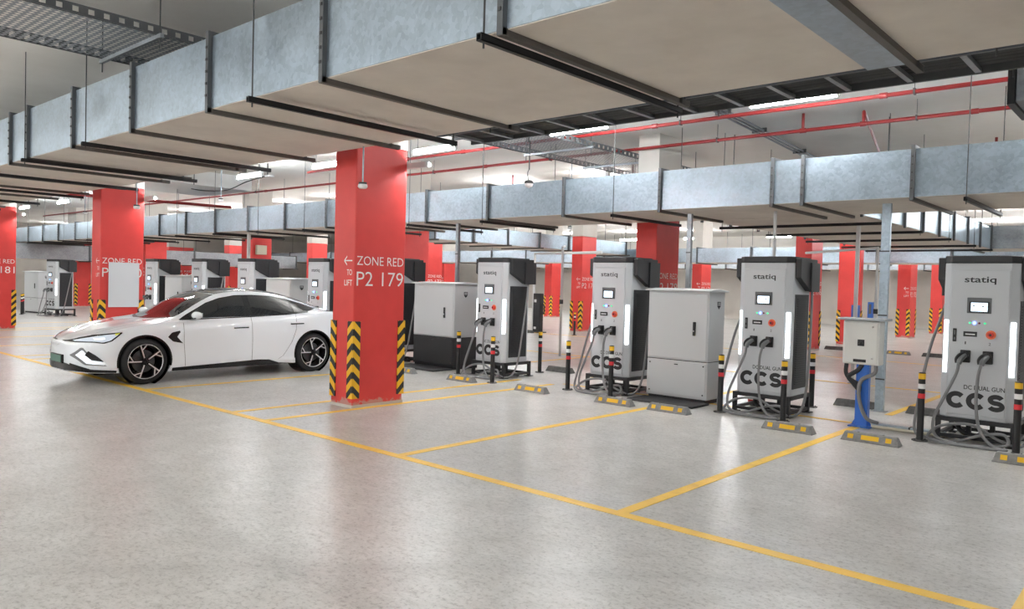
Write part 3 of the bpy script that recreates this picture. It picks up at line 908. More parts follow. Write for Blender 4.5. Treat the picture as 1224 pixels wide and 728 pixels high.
    lt.build('brand_lettering', 'print_black', t)
    lt = MB()
    lettering(lt, 'DC DUAL GUN', (-0.12, f, 0.605), (0.40, 0, 0), (0, 0, 0.05), 0.014)
    lt.build('gun_lettering', 'print_black', t)
    for ch, x, w in (('1', -0.128, 0.012), ('2', 0.105, 0.022)):
        lt = MB()
        lettering(lt, ch, (x, f, 1.115), (w, 0, 0), (0, 0, 0.032), 0.004)
        lt.build('socket_number', 'print_black', t)
    def stroke(pts, w):
        mb = MB(); vs_, fs_ = [], []
        for i, p in enumerate(pts):
            a, b = pts[max(i - 1, 0)], pts[min(i + 1, len(pts) - 1)]
            d = Vector((b[0] - a[0], b[1] - a[1])).normalized()
            vs_ += [(p[0] - d.y * w, f, p[1] + d.x * w), (p[0] + d.y * w, f, p[1] - d.x * w)]
        for i in range(len(pts) - 1):
            fs_.append((2 * i, 2 * i + 1, 2 * i + 3, 2 * i + 2))
        return mb.add(vs_, fs_)
    def arc(cx, cz, rx, rz_, a0, a1, n=18):
        return [(cx + rx * math.cos(math.radians(a0 + (a1 - a0) * k / n)), cz + rz_ * math.sin(math.radians(a0 + (a1 - a0) * k / n))) for k in range(n + 1)]
    for cx in (-0.192, 0.008):
        stroke(arc(cx, 0.478, 0.074, 0.070, 40, 320), 0.0275).build('letter_c', 'print_black', t)
    stroke(arc(0.20, 0.5135, 0.056, 0.0355, 20, 255) + arc(0.20, 0.4425, 0.060, 0.0355, 75, -160), 0.0255).build('letter_s', 'print_black', t)
    # sockets, guns, cables
    for s, x in ((-1, -0.115), (1, 0.105)):
        so = MB().box(x - 0.05, x + 0.05, -0.035, -0.003, 0.91, 1.05).build('socket', 'plastic_black', t, bevel=0.006)
        g = MB()
        g.tube([(x, -0.03, 1.0), (x, -0.10, 0.985), (x - 0.02, -0.15, 0.95), (x - 0.035, -0.165, 0.90)], 0.030, 8, 4)
        gun = g.build('connector', 'gun_grey', t, smooth=True)
        MB().tube([(x - 0.005, -0.075, 1.02), (x - 0.035, -0.135, 1.0), (x - 0.06, -0.155, 0.955), (x - 0.052, -0.165, 0.91)], 0.018, 8, 4).build('gun_handle', 'plastic_black', gun, smooth=True)
        MB().cyl((x, -0.045, 0.998), (x, -0.075, 0.992), 0.038, n=12).build('gun_collar', 'plastic_black', gun)
    MB().tube([(-0.15, -0.165, 0.90), (-0.17, -0.17, 0.78), (-0.28, -0.19, 0.50), (-0.37, -0.20, 0.25), (-0.33, -0.24, 0.07), (-0.12, -0.28, 0.02), (0.15, -0.22, 0.02), (0.34, -0.12, 0.05),
               (0.30, -0.08, 0.15), (0.10, -0.08, 0.12), (-0.15, -0.12, 0.025), (-0.42, -0.15, 0.02), (-0.60, -0.02, 0.06), (-0.62, 0.12, 0.35), (-0.56, 0.32, 1.0), (-0.46, 0.5, 1.5), (-0.43, 0.56, 1.72)], 0.017, 8, 8).build('charging_cable', 'cable_grey', t, smooth=True)
    MB().tube([(0.07, -0.165, 0.90), (0.045, -0.17, 0.75), (0.04, -0.17, 0.45), (0.09, -0.19, 0.18), (0.22, -0.24, 0.04), (0.36, -0.30, 0.02), (0.10, -0.33, 0.02), (-0.25, -0.33, 0.022), (-0.42, -0.22, 0.05),
               (-0.30, -0.12, 0.18), (0.0, -0.10, 0.22), (0.25, -0.05, 0.08), (0.45, 0.06, 0.03), (0.52, 0.2, 0.25), (0.50, 0.36, 0.9), (0.455, 0.5, 1.45), (0.43, 0.56, 1.72)], 0.017, 8, 8).build('charging_cable', 'cable_grey', t, smooth=True)
    return t
proto = make_charger()
CH = [(3.78, 5.22, 0.0, 'grey charging station at the end of the row beside the strut post'),
      (1.27, 5.22, 0.0, 'grey charging station between the grey power cabinet and the blue box stand'),
      (-1.23, 5.22, 0.0, 'grey charging station in front of pillar P2 178 next to the tall grey cabinet'),
      (-3.78, 5.22, 0.0, 'grey charging station right of the power cabinet with a black lower half'),
      (-6.75, 5.22, 0.0, 'charging station mostly hidden by pillar P2 179, its black hood showing'),
      (-9.14, 5.22, 0.0, 'charging station above the boot of the white car beside pillar P2 179'),
      (-12.27, 5.22, 0.0, 'charging station seen above the middle of the white car roof'),
      (-14.75, 5.22, 0.0, 'charging station seen above the windscreen of the white car'),
      (-17.7, 5.22, 0.0, 'charging station just right of the sheeted red pillar behind the bonnet'),
      (-26.4, 5.3, 0.18, 'far charging station between the sheeted pillar and pillar P2 181')]
for k, (x, y, a, lab) in enumerate(CH):
    o = proto if k == 0 else copy_tree(proto)
    o['label'] = lab
    o.location = (x, y, 0)
    o.rotation_euler = (0, 0, a)

# ------------------------------------------------------------------ power cabinets
def cabinet(x, y, label, w=1.0, d=0.48, h=1.62, lower='cabinet_grey', sticker=True, rz=0.0):
    t = thing('power_cabinet', label, 'cabinet', (x, y, 0), rz, 'grey power cabinets between the chargers')
    hw = w / 2
    MB().box(-hw, hw, 0.0, d, 0.06, 0.60).build('plinth', lower, t, bevel=0.008)
    MB().box(-hw + 0.03, hw - 0.03, 0.02, d - 0.02, 0.0, 0.06).build('skid', 'charger_black', t)
    MB().box(-hw, hw, 0.0, d, 0.61, h).build('body', 'cabinet_grey', t, bevel=0.008)
    MB().box(-hw + 0.01, hw - 0.01, 0.01, d - 0.01, 0.598, 0.612).build('joint', 'charger_black', t)
    MB().prism([(-0.05, h), (-0.05, h + 0.02), (d * 0.5, h + 0.045), (d + 0.04, h + 0.02), (d + 0.04, h)], 'x', -hw - 0.04, hw + 0.04).build('roof', 'cabinet_grey', t, bevel=0.004)
    dr = MB().box(-hw + 0.02, hw - 0.02, -0.014, 0.0, 0.63, h - 0.03).build('door', 'cabinet_grey', t, bevel=0.006)
    MB().box(hw * 0.52, hw * 0.52 + 0.045, -0.034, -0.014, 0.98, 1.18).build('handle', 'plastic_black', dr, bevel=0.006)
    MB().cyl((hw * 0.52 + 0.022, -0.040, 1.05), (hw * 0.52 + 0.022, -0.034, 1.05), 0.012, n=10).build('lock', 'chrome', dr)
    lp = MB().box(-hw + 0.02, hw - 0.02, -0.012, 0.0, 0.09, 0.585).build('lower_panel', lower, t, bevel=0.005)
    for sx in (-1, 1):
        for z in (0.13, 0.545):
            MB().cyl((sx * (hw - 0.06), -0.017, z), (sx * (hw - 0.06), -0.012, z), 0.012, n=8).build('screw', 'rod_steel', lp)
    MB().box(-0.03, 0.03, -0.016, -0.012, 0.535, 0.550).build('latch', 'rod_steel', lp)
    if sticker:
        mb = MB().prism([(0.24, h - 0.14), (0.34, h - 0.14), (0.335, h - 0.21), (0.29, h - 0.25), (0.245, h - 0.21)], 'x', hw, hw + 0.003)
        mb.build('shield_sticker', 'louver_dark', t)
        mb = MB().box(hw + 0.003, hw + 0.0045, 0.255, 0.325, h - 0.165, h - 0.155).box(hw + 0.003, hw + 0.0045, 0.255, 0.325, h - 0.19, h - 0.18)
        mb.build('sticker_print', 'band_white', t)
    return t
cabinet(-0.09, 5.36, 'tall light grey power cabinet in front of pillar P2 178')
cabinet(-5.42, 5.40, 'grey power cabinet with a black lower half beside pillar P2 179', w=1.15, d=0.7, lower='charger_black')
cabinet(-10.95, 5.40, 'grey power cabinet above the rear window of the white car', w=1.1, d=0.9)
cabinet(-16.5, 5.40, 'grey power cabinet above the windscreen of the white car', w=1.1, d=0.9)
cabinet(-28.9, 5.40, 'grey power cabinet left of the far charging station by pillar P2 181', w=1.1, d=0.6, rz=0.15)

def pad(x0, x1, y0, y1, label):
    o = MB().box(x0, x1, y0, y1, 0, 0.03).build('rubber_pad', 'pad_black', None, bevel=0.01)
    tag(o, label, 'pad')
pad(-0.62, 0.46, 4.86, 5.36, 'flat black plate on the floor in front of the tall grey cabinet')
pad(-6.05, -4.85, 4.9, 5.40, 'flat black plate on the floor in front of the half black cabinet')

# ------------------------------------------------------------------ bollards
def make_bollard():
    t = thing('safety_bollard', '', 'bollard', (0, 0, 0), 0, 'black safety bollards by the chargers')
    MB().cyl((0, 0, 0), (0, 0, 0.775), 0.036, n=14).build('post', 'bollard_black', t, smooth=True)
    MB().lathe([(0.765, 0.001), (0.765, 0.037), (0.778, 0.034), (0.785, 0.001)], 'z', 14).build('cap', 'bollard_black', t, smooth=True)
    for z0, z1, m_ in ((0.705, 0.768, 'band_yellow'), (0.595, 0.65, 'band_white'), (0.485, 0.54, 'band_red')):
        MB().lathe([(z0, 0.030), (z0, 0.0385), (z1, 0.0385), (z1, 0.030)], 'z', 14).build('reflective_band', m_, t, smooth=True)
    b = MB().cyl((0, 0, 0), (0, 0, 0.012), 0.085, n=16).build('base_plate', 'stop_rubber_dark', t)
    for k in range(4):
        a = PI / 4 + k * PI / 2
        MB().cyl((0.062 * math.cos(a), 0.062 * math.sin(a), 0.012), (0.062 * math.cos(a), 0.062 * math.sin(a), 0.022), 0.009, n=6).build('bolt', 'rod_steel', b)
    return t
bp0 = make_bollard()
BO = [(4.24, 4.84, 'banded bollard at the right front corner of the end charging station'),
      (3.30, 4.92, 'banded bollard at the left front corner of the end charging station'),
      (1.72, 4.89, 'banded bollard behind a wheel stop, right front of the charger beside the box stand'),
      (1.50, 6.45, 'banded bollard standing behind the charger beside the box stand'),
      (0.83, 4.94, 'banded bollard between the tall grey cabinet and the charger right of it'),
      (-0.90, 4.86, 'banded bollard right front of the charger by pillar P2 178'),
      (-1.83, 5.02, 'banded bollard left front of the charger by pillar P2 178, wrapped in cables'),
      (-3.64, 6.51, 'banded bollard standing alone behind the charger right of the half black cabinet'),
      (-3.12, 4.64, 'banded bollard in front of the charger right of the half black cabinet'),
      (-4.32, 5.02, 'banded bollard at the corner of the half black cabinet'),
      (-28.3, 4.95, 'far banded bollard before the cabinet by pillar P2 181'),
      (-27.6, 4.7, 'far banded bollard left of the far charging station'),
      (-25.9, 6.6, 'far banded bollard right of the far charging station'),
      (-25.4, 6.4, 'far banded bollard nearest the sheeted pillar'),
      (-9.9, 15.9, 'far banded bollard near the slim black wallbox post'),
      (-3.1, 19.3, 'far banded bollard beside the red pillar above the box stand charger')]
for k, (x, y, lab) in enumerate(BO):
    o = bp0 if k == 0 else copy_tree(bp0)
    o.location = (x, y, 0)
    o['label'] = lab

# ------------------------------------------------------------------ wheel stops
def make_stop(dark=False):
    m_ = 'stop_rubber_dark' if dark else 'stop_rubber'
    t = thing('wheel_stop', '', 'wheel stop', (0, 0, 0), 0, 'plain dark wheel stops of the bays behind' if dark else 'wheel stops with yellow reflectors')
    # tapered block, sloped front face
    b0 = [(-0.31, -0.075), (0.31, -0.075), (0.31, 0.075), (-0.31, 0.075)]
    b1 = [(-0.275, -0.03), (0.275, -0.03), (0.275, 0.03), (-0.275, 0.03)]
    mb = MB().add([(x, y, 0) for x, y in b0] + [(x, y, 0.10) for x, y in b1], [(3, 2, 1, 0), (4, 5, 6, 7), (0, 1, 5, 4), (1, 2, 6, 5), (2, 3, 7, 6), (3, 0, 4, 7)])
    mb.build('block', m_, t, bevel=0.006)
    if not dark:
        n = Vector((0, -0.10, 0.045)).normalized() * 0.004
        for x0, x1 in ((-0.235, -0.175), (-0.09, 0.095), (0.165, 0.225)):
            pts = []
            for z in (0.030, 0.078):
                y = -0.075 + 0.45 * z
                for x in (x0, x1):
                    p = Vector((x, y, z)) + n
                    pts.append(p); pts.append(p - n * 3)
            MB().add(pts, [(0, 2, 6, 4), (1, 5, 7, 3), (0, 4, 5, 1), (2, 3, 7, 6), (0, 1, 3, 2), (4, 6, 7, 5)]).build('reflector', 'band_yellow', t)
        for x in (-0.135, 0.13):
            MB().cyl((x, 0, 0.095), (x, 0, 0.104), 0.014, n=8).build('bolt', 'rod_steel', t)
    return t
ws = make_stop()
WS = [(4.42, 4.36, 'yellow-marked wheel stop in front of the end charging station by its right bollard'),
      (2.95, 4.33, 'yellow-marked wheel stop in front of the blue box stand'),
      (2.03, 4.30, 'yellow-marked wheel stop at the foot of the bollard by the box stand charger'),
      (0.37, 4.38, 'yellow-marked wheel stop in front of the black plate of the tall grey cabinet'),
      (-0.49, 4.36, 'yellow-marked wheel stop in front of the charger by pillar P2 178'),
      (-2.02, 4.36, 'yellow-marked wheel stop left alone between two yellow bay lines'),
      (-3.60, 4.40, 'yellow-marked wheel stop in front of the charger right of the half black cabinet'),
      (-5.10, 4.40, 'yellow-marked wheel stop half hidden behind pillar P2 179'),
      (-0.5, 18.3, 'far yellow-marked wheel stop beyond the white distribution box')]
for k, (x, y, lab) in enumerate(WS):
    o = ws if k == 0 else copy_tree(ws)
    o.location = (x, y, 0)
    o['label'] = lab
wd = make_stop(True)
WD = [(-3.45, 6.9, 'dark wheel stop behind the charger next to the lone bollard'), (1.95, 7.0, 'dark wheel stop behind the blue box stand'),
      (2.92, 7.05, 'dark wheel stop left of the end charging station'), (-11.6, 15.4, 'far dark wheel stop by the slim black wallbox post'),
      (-2.2, 18.3, 'far dark wheel stop near the broad red pillar'), (0.4, 18.3, 'far dark wheel stop right of the far yellow-marked one'),
      (-3.2, 24.6, 'far dark wheel stop at the foot of a red pillar'), (-25.4, 6.9, 'far dark wheel stop by the bollards near the sheeted pillar')]
for k, (x, y, lab) in enumerate(WD):
    o = wd if k == 0 else copy_tree(wd)
    o.location = (x, y, 0)
    o['label'] = lab

# ------------------------------------------------------------------ distribution box on a blue post, strut posts, conduits
t = thing('distribution_box_stand', 'white distribution box with roof plate on a blue steel post', 'electrical box', (2.53, 5.36, 0))
p = MB().box(-0.075, 0.075, -0.04, 0.05, 0, 0.80).build('post', 'blue_paint', t, bevel=0.004)
MB().box(-0.055, 0.055, -0.046, -0.04, 0.05, 0.78).build('post_web', 'blue_paint', p)
MB().box(-0.13, 0.13, -0.12, 0.13, 0, 0.015).build('base_plate', 'blue_paint', p)
for s in (-1, 1):
    MB().prism([(s * 0.075, 0.0), (s * 0.13, 0.0), (s * 0.075, 0.10)], 'y', -0.005, 0.005).build('gusset', 'blue_paint', p)
b = MB().box(-0.225, 0.205, -0.11, 0.09, 0.78, 1.32).build('box', 'box_white', t, bevel=0.01)
d = MB().box(-0.205, 0.185, -0.122, -0.11, 0.80, 1.30).build('door', 'box_white', b, bevel=0.006)
MB().box(-0.285, 0.275, -0.17, 0.14, 1.325, 1.355).build('roof_plate', 'galvanised_dull', t, bevel=0.004)
tm = MB().box(-0.045, 0.035, -0.127, -0.122, 1.01, 1.09).build('rating_plate', 'print_black', t)
MB().tube([(-0.03, -0.129, 1.03), (0.0, -0.129, 1.07), (0.02, -0.129, 1.035)], 0.005, 5, 3).build('plate_mark', 'rod_steel', tm)
MB().box(-0.09, 0.06, -0.127, -0.122, 0.81, 0.845).build('door_tag', 'print_black', t)
for z in (0.86, 1.25):
    MB().cyl((0.13, -0.13, z), (0.13, -0.122, z), 0.014, n=10).build('door_lock', 'chrome', t)
MB().tube([(-0.19, -0.05, 0.78), (-0.19, -0.06, 0.66), (-0.13, -0.07, 0.58), (-0.03, -0.06, 0.52), (-0.04, -0.03, 0.40)], 0.026, 8, 6).build('corrugated_conduit', 'cable_dark', t, smooth=True)
MB().tube([(0.0, -0.05, 0.78), (-0.05, -0.07, 0.70), (-0.15, -0.08, 0.62), (-0.10, -0.08, 0.55), (-0.02, -0.06, 0.45)], 0.028, 8, 6).build('corrugated_conduit', 'cable_dark', t, smooth=True)
MB().tube([(0.16, -0.06, 0.78), (0.15, -0.07, 0.68), (0.02, -0.09, 0.60), (-0.02, -0.09, 0.48), (0.0, -0.09, 0.30), (0.08, -0.08, 0.12), (0.20, -0.02, 0.07)], 0.024, 8, 6).build('flexible_conduit', 'cable_grey', t, smooth=True)
t = thing('floor_trunking', 'steel trunking on the floor between the blue post and the end charging station', 'trunking', (2.65, 5.42, 0))
MB().box(0, 0.42, -0.05, 0.05, 0, 0.055).build('trunk_section', 'galvanised', t, bevel=0.004)
MB().box(0.43, 0.80, -0.05, 0.05, 0, 0.055).build('trunk_section', 'galvanised', t, bevel=0.004)
MB().box(0.415, 0.435, -0.054, 0.054, 0, 0.06).build('joint_strap', 'rod_steel', t)
MB().cyl((0.0, -0.075, 0.02), (0.85, -0.075, 0.02), 0.018, n=8).build('yellow_conduit', 'box_cream', t)

def strut(x, y, h, label, w=0.10, material='galvanised', slots=True):
    t = thing('strut_post', label, 'post', (x, y, 0), 0, 'upright cable posts behind the chargers')
    mb = MB().box(-w / 2, w / 2, -0.003, 0.003, 0, h).box(-w / 2, -w / 2 + 0.006, 0.0, 0.06, 0, h).box(w / 2 - 0.006, w / 2, 0.0, 0.06, 0, h)
    c_ = mb.build('channel', material, t)
    if slots:
        for k in range(int(h / 0.9)):
            MB().box(-w / 2 - 0.004, w / 2 + 0.004, -0.007, -0.003, 0.45 + 0.9 * k, 0.47 + 0.9 * k).build('joint_strap', 'rod_steel', c_)
    MB().box(-w / 2 - 0.04, w / 2 + 0.04, -0.04, 0.10, 0, 0.012).build('base_plate', 'galvanised_dull', t)
    return t
strut(2.31, 6.82, 2.93, 'tall galvanised strut post behind the blue box stand', 0.115)
strut(-0.72, 6.75, 2.90, 'galvanised strut post rising behind the tall grey cabinet', 0.075, 'galvanised_dull')
strut(-6.06, 6.60, 2.90, 'galvanised strut post rising behind the half black cabinet', 0.075, 'galvanised_dull')
strut(0.93, 10.0, 2.90, 'thin pale post behind the white distribution box', 0.06, 'conduit_white', False)
strut(-14.9, 6.8, 2.90, 'pale strut post above the windscreen of the white car', 0.09, 'conduit_white', False)
strut(-9.7, 6.8, 2.90, 'pale strut post left of the charger above the car boot', 0.09, 'conduit_white', False)
def conduit(label, pts, r=0.03, material='conduit_white'):
    o = Vector(pts[0])
    t = thing('conduit_riser', label, 'conduit', o, 0, 'white conduit risers behind the chargers')
    MB().tube([Vector(p) - o for p in pts], r, 8, 1).build('pipe', material, t, smooth=True)
    mid = (Vector(pts[0]) + Vector(pts[1])) / 2 - o
    MB().cyl(mid - Vector((0, 0, 0.05)), mid + Vector((0, 0, 0.05)), r * 1.5, n=8).build('clip', 'rod_steel', t)
conduit('white conduit riser behind the charger between cabinet and box stand', [(0.55, 7.2, 0), (0.55, 7.2, 2.93)], 0.028)
conduit('thin white conduit behind the roof plate of the distribution box', [(0.7, 12.0, 0), (0.7, 12.0, 2.6), (-1.6, 14.2, 2.62)], 0.03)
conduit('white conduit riser bending over the charger right of the half black cabinet', [(-5.5, 9.5, 0), (-5.5, 9.5, 2.55), (-7.0, 11.5, 2.7)], 0.03)
# slim wallbox post
t = thing('wallbox_post', 'slim black wallbox post with a white conduit in the bays behind', 'charger', (-11.5, 15.9, 0))
MB().box(-0.16, 0.16, -0.1, 0.1, 0.02, 1.36).build('housing', 'charger_black', t, bevel=0.02)
MB().box(-0.26, 0.26, -0.16, 0.16, 0, 0.03).build('base_plate', 'charger_black', t)
MB().box(-0.10, 0.0, -0.108, -0.1, 1.05, 1.15).box(-0.10, 0.0, -0.108, -0.1, 0.12, 0.2).build('white_label', 'band_white', t)
MB().tube([(0.17, 0, 1.0), (0.26, 0, 0.95), (0.26, 0, 0.7), (0.17, 0, 0.65)], 0.02, 6, 4).build('holster', 'plastic_black', t)
MB().tube([(-0.3, 0.1, 0), (-0.3, 0.1, 2.75), (2.2, 0.6, 2.8)], 0.05, 8, 1).build('conduit', 'conduit_white', t, smooth=True)
# far blue charge boxes
for x, y, hw, zt, lab in ((-1.58, 18.0, 0.10, 1.33, 'small blue unit behind the thin pale post'), (-1.18, 18.0, 0.065, 1.43, 'narrow blue unit right of the thin pale post')):
    t = thing('blue_unit', lab, 'charger', (x, y, 0), 0, 'small blue units far behind')
    MB().box(-hw * 0.6, hw * 0.6, -0.05, 0.05, 0.0, 1.0).build('column', 'charger_black', t, bevel=0.01)
    MB().box(-hw, hw, -0.08, 0.06, 0.95, zt).build('head', 'blue_paint', t, bevel=0.01)
    MB().box(-hw * 0.5, hw * 0.5, -0.086, -0.08, 1.1, zt - 0.06).build('screen', 'bezel', t)

# fire extinguishers standing behind two chargers
def extinguisher(x, y, label):
    t = thing('fire_extinguisher', label, 'extinguisher', (x, y, 0), 0, 'red fire extinguishers on the floor')
    MB().lathe([(0.0, 0.001), (0.0, 0.075), (0.02, 0.08), (0.36, 0.08), (0.42, 0.05), (0.45, 0.025), (0.45, 0.001)], 'z', 16).build('cylinder', 'fire_red', t, smooth=True)
    MB().lathe([(0.05, 0.0), (0.05, 0.0815), (0.16, 0.0815), (0.16, 0.0)], 'z', 16).build('label_band', 'band_white', t)
    MB().box(-0.02, 0.02, -0.10, 0.06, 0.45, 0.49).build('valve', 'plastic_black', t, bevel=0.006)
    MB().tube([(0, -0.08, 0.46), (0.03, -0.12, 0.38), (0.04, -0.10, 0.15)], 0.012, 6, 5).build('hose', 'plastic_black', t)
extinguisher(0.74, 6.2, 'red fire extinguisher behind the charger right of the tall grey cabinet')
extinguisher(-6.15, 6.1, 'red fire extinguisher beside the half black cabinet')

# ------------------------------------------------------------------ parked car
def make_car():
    t = thing('electric_car', 'white electric fastback saloon parked nose out by the red pillar', 'car', (-7.06, 1.76, 0))
    S = [0.0, 0.025, 0.07, 0.16, 0.32, 0.55, 0.89, 1.25, 1.5, 1.8, 2.15, 2.6, 3.05, 3.45, 3.81, 4.15, 4.45, 4.62, 4.72, 4.78, 4.80]
    TAB = dict(
        zb=[0.205, 0.20, 0.195, 0.19, 0.185, 0.18, 0.17, 0.165, 0.165, 0.165, 0.165, 0.165, 0.165, 0.17, 0.18, 0.20, 0.23, 0.26, 0.29, 0.32, 0.36],
        w2=[0.30, 0.44, 0.565, 0.70, 0.825, 0.895, 0.930, 0.925, 0.918, 0.915, 0.915, 0.915, 0.918, 0.925, 0.935, 0.925, 0.89, 0.85, 0.80, 0.74, 0.66],
        w3=[0.25, 0.37, 0.475, 0.60, 0.72, 0.79, 0.835, 0.855, 0.86, 0.86, 0.86, 0.86, 0.862, 0.866, 0.862, 0.83, 0.77, 0.72, 0.67, 0.62, 0.55],
        z3=[0.555, 0.60, 0.635, 0.675, 0.735, 0.80, 0.875, 0.915, 0.93, 0.94, 0.95, 0.965, 0.985, 1.01, 1.035, 1.045, 1.04, 1.03, 1.01, 0.97, 0.90],
        w5=[0.14, 0.21, 0.275, 0.355, 0.44, 0.515, 0.58, 0.66, 0.69, 0.655, 0.60, 0.575, 0.575, 0.585, 0.59, 0.56, 0.50, 0.46, 0.43, 0.40, 0.36],
        z5=[0.60, 0.64, 0.675, 0.72, 0.785, 0.855, 0.925, 0.965, 1.02, 1.18, 1.335, 1.395, 1.375, 1.305, 1.205, 1.115, 1.06, 1.045, 1.03, 0.99, 0.92],
        zt=[0.615, 0.655, 0.69, 0.735, 0.80, 0.87, 0.94, 0.985, 1.085, 1.26, 1.40, 1.455, 1.44, 1.38, 1.285, 1.175, 1.09, 1.065, 1.045, 1.005, 0.935])
    def interp(key, s):
        T = TAB[key]
        for i in range(len(S) - 1):
            if s <= S[i + 1]:
                break
        def slope(j):
            j0, j1 = max(j - 1, 0), min(j + 1, len(S) - 1)
            return (T[j1] - T[j0]) / (S[j1] - S[j0])
        h = S[i + 1] - S[i]
        u = (s - S[i]) / h
        m0, m1 = slope(i) * h, slope(i + 1) * h
        return (2 * u ** 3 - 3 * u ** 2 + 1) * T[i] + (u ** 3 - 2 * u ** 2 + u) * m0 + (-2 * u ** 3 + 3 * u ** 2) * T[i + 1] + (u ** 3 - u ** 2) * m1
    def section(s):
        g = {k: interp(k, s) for k in TAB}
        zm = g['zb'] + 0.55 * (g['z3'] - g['zb'])
        P = [(0, g['zb']), (g['w2'] - 0.14, g['zb']), (g['w2'] - 0.035, g['zb'] + 0.03), (g['w2'] - 0.005, g['zb'] + 0.14), (g['w2'], zm - 0.03),
             (g['w2'] * 0.45 + g['w3'] * 0.55 + 0.018, (zm + g['z3']) / 2 + 0.04), (g['w3'], g['z3']),
             ((g['w3'] + g['w5']) / 2 + 0.022, (g['z3'] + g['z5']) / 2), (g['w5'], g['z5']), (g['w5'] * 0.55, g['zt'] - 0.022 * g['w5']), (0, g['zt'])]
        C = catmull([(a, 0, b) for a, b in P], 4)
        return [(p.x, p.z) for p in C]
    st = []
    for i in range(len(S) - 1):
        n = 2 if S[i + 1] - S[i] < 0.2 else 4
        st += [S[i] + (S[i + 1] - S[i]) * k / n for k in range(n)]
    st.append(S[-1])
    bm = bmesh.new()
    rows = []
    for s in st:
        sec = section(s)
        row = [(x, z) for x, z in sec] + [(-x, z) for x, z in reversed(sec[1:-1])]
        rows.append([bm.verts.new((x, s - 2.4, z)) for x, z in row])
    n = len(rows[0])
    for r0, r1 in zip(rows[:-1], rows[1:]):
        for k in range(n):
            bm.faces.new((r0[k], r0[(k + 1) % n], r1[(k + 1) % n], r1[k]))
    for r, rev in ((rows[0], False), (rows[-1], True)):
        c = bm.verts.new((0, r[0].co.y + (-0.015 if not rev else 0.015), sum(v.co.z for v in r) / n))
        for k in range(n):
            bm.faces.new((r[k], r[(k + 1) % n], c))
    bmesh.ops.recalc_face_normals(bm, faces=bm.faces)
    bvh = BVHTree.FromBMesh(bm)
    me = bpy.data.meshes.new('body')
    bm.to_mesh(me); bm.free()
    body = put('body', me, 'car_white', t)
    # wheel arches
    WY = (0.89 - 2.4, 3.83 - 2.4)
    cutters = []
    for y in WY:
        for s in (-1, 1):
            c = MB().cyl((s * 0.60, y, 0.345), (s * 1.2, y, 0.345), 0.385, n=48).build('cutter', None)
            md = body.modifiers.new('arch', 'BOOLEAN')
            c.parent = t
            md.operation = 'DIFFERENCE'; md.object = c; md.solver = 'EXACT'
            cutters.append(c)
    dg = bpy.context.evaluated_depsgraph_get()
    nm = bpy.data.meshes.new_from_object(body.evaluated_get(dg))
    body.modifiers.clear()
    body.data = nm
    for p in nm.polygons:
        p.use_smooth = True
    nm.set_sharp_from_angle(angle=math.radians(35))
    if not nm.materials:
        nm.materials.append(MATS['car_white'])
    for c in cutters:
        bpy.data.objects.remove(c)

    def hit(p, d):
        loc, nor, _, _ = bvh.ray_cast(Vector(p), Vector(d))
        return loc, nor
    def patch(name, material, bot, top, side=1, off=0.004, nu=24, nv=6, parent=None, mode='side'):
        """overlay panel that follows the body between two 2D polylines; mode side: (s,z), front: (x,z), top: (x,s)"""
        def at(poly, u):
            L_ = [0]
            for a, b in zip(poly[:-1], poly[1:]):
                L_.append(L_[-1] + math.hypot(b[0] - a[0], b[1] - a[1]))
            d = u * L_[-1]
            for i in range(len(poly) - 1):
                if d <= L_[i + 1] or i == len(poly) - 2:
                    f = (d - L_[i]) / max(L_[i + 1] - L_[i], 1e-9)
                    return (poly[i][0] + f * (poly[i + 1][0] - poly[i][0]), poly[i][1] + f * (poly[i + 1][1] - poly[i][1]))
        V_, idx = [], {}
        inner = {}
        for i in range(nu + 1):
            b_, t_ = at(bot, i / nu), at(top, i / nu)
            for j in range(nv + 1):
                f = j / nv
                a, c = b_[0] + f * (t_[0] - b_[0]), b_[1] + f * (t_[1] - b_[1])
                if mode == 'side':
                    loc, nor = hit((side * 2, a - 2.4, c), (-side, 0, 0))
                elif mode == 'front':
                    loc, nor = hit((a, -4, c), (0, 1, 0))
                elif mode == 'rear':
                    loc, nor = hit((a, 4, c), (0, -1, 0))
                else:
                    loc, nor = hit((a, c - 2.4, 3), (0, 0, -1))
                if loc is None:
                    continue
                idx[(i, j)] = len(V_); V_.append(loc + nor * off)
                inner[(i, j)] = loc - nor * 0.01
        F_ = []
        for i in range(nu):
            for j in range(nv):
                q = [(i, j), (i + 1, j), (i + 1, j + 1), (i, j + 1)]
                if all(k in idx for k in q):
                    F_.append(tuple(idx[k] for k in q))
        # skirt
        rim = [(i, 0) for i in range(nu + 1)] + [(nu, j) for j in range(1, nv + 1)] + [(i, nv) for i in range(nu - 1, -1, -1)] + [(0, j) for j in range(nv - 1, 0, -1)]
        rim = [k for k in rim if k in idx]
        base = len(V_)
        V_ += [inner[k] for k in rim]
        for k in range(len(rim)):
            k2 = (k + 1) % len(rim)
            F_.append((idx[rim[k]], idx[rim[k2]], base + k2, base + k))
        return MB().add(V_, F_).build(name, material, parent or t, smooth=True)

    belt = [(1.46, 0.965), (1.80, 0.985), (2.62, 1.0), (3.30, 1.03), (3.70, 1.065), (3.98, 1.115)]
    roofl = [(1.46, 0.972), (1.70, 1.10), (1.92, 1.215), (2.15, 1.295), (2.45, 1.345), (2.75, 1.352), (3.10, 1.335), (3.45, 1.275), (3.75, 1.195), (3.98, 1.12)]
    def cut(poly, s0, s1):
        def zat(s):
            for a, b in zip(poly[:-1], poly[1:]):
                if a[0] <= s <= b[0]:
                    return a[1] + (b[1] - a[1]) * (s - a[0]) / (b[0] - a[0])
        return [(s0, zat(s0))] + [p for p in poly if s0 < p[0] < s1] + [(s1, zat(s1))]
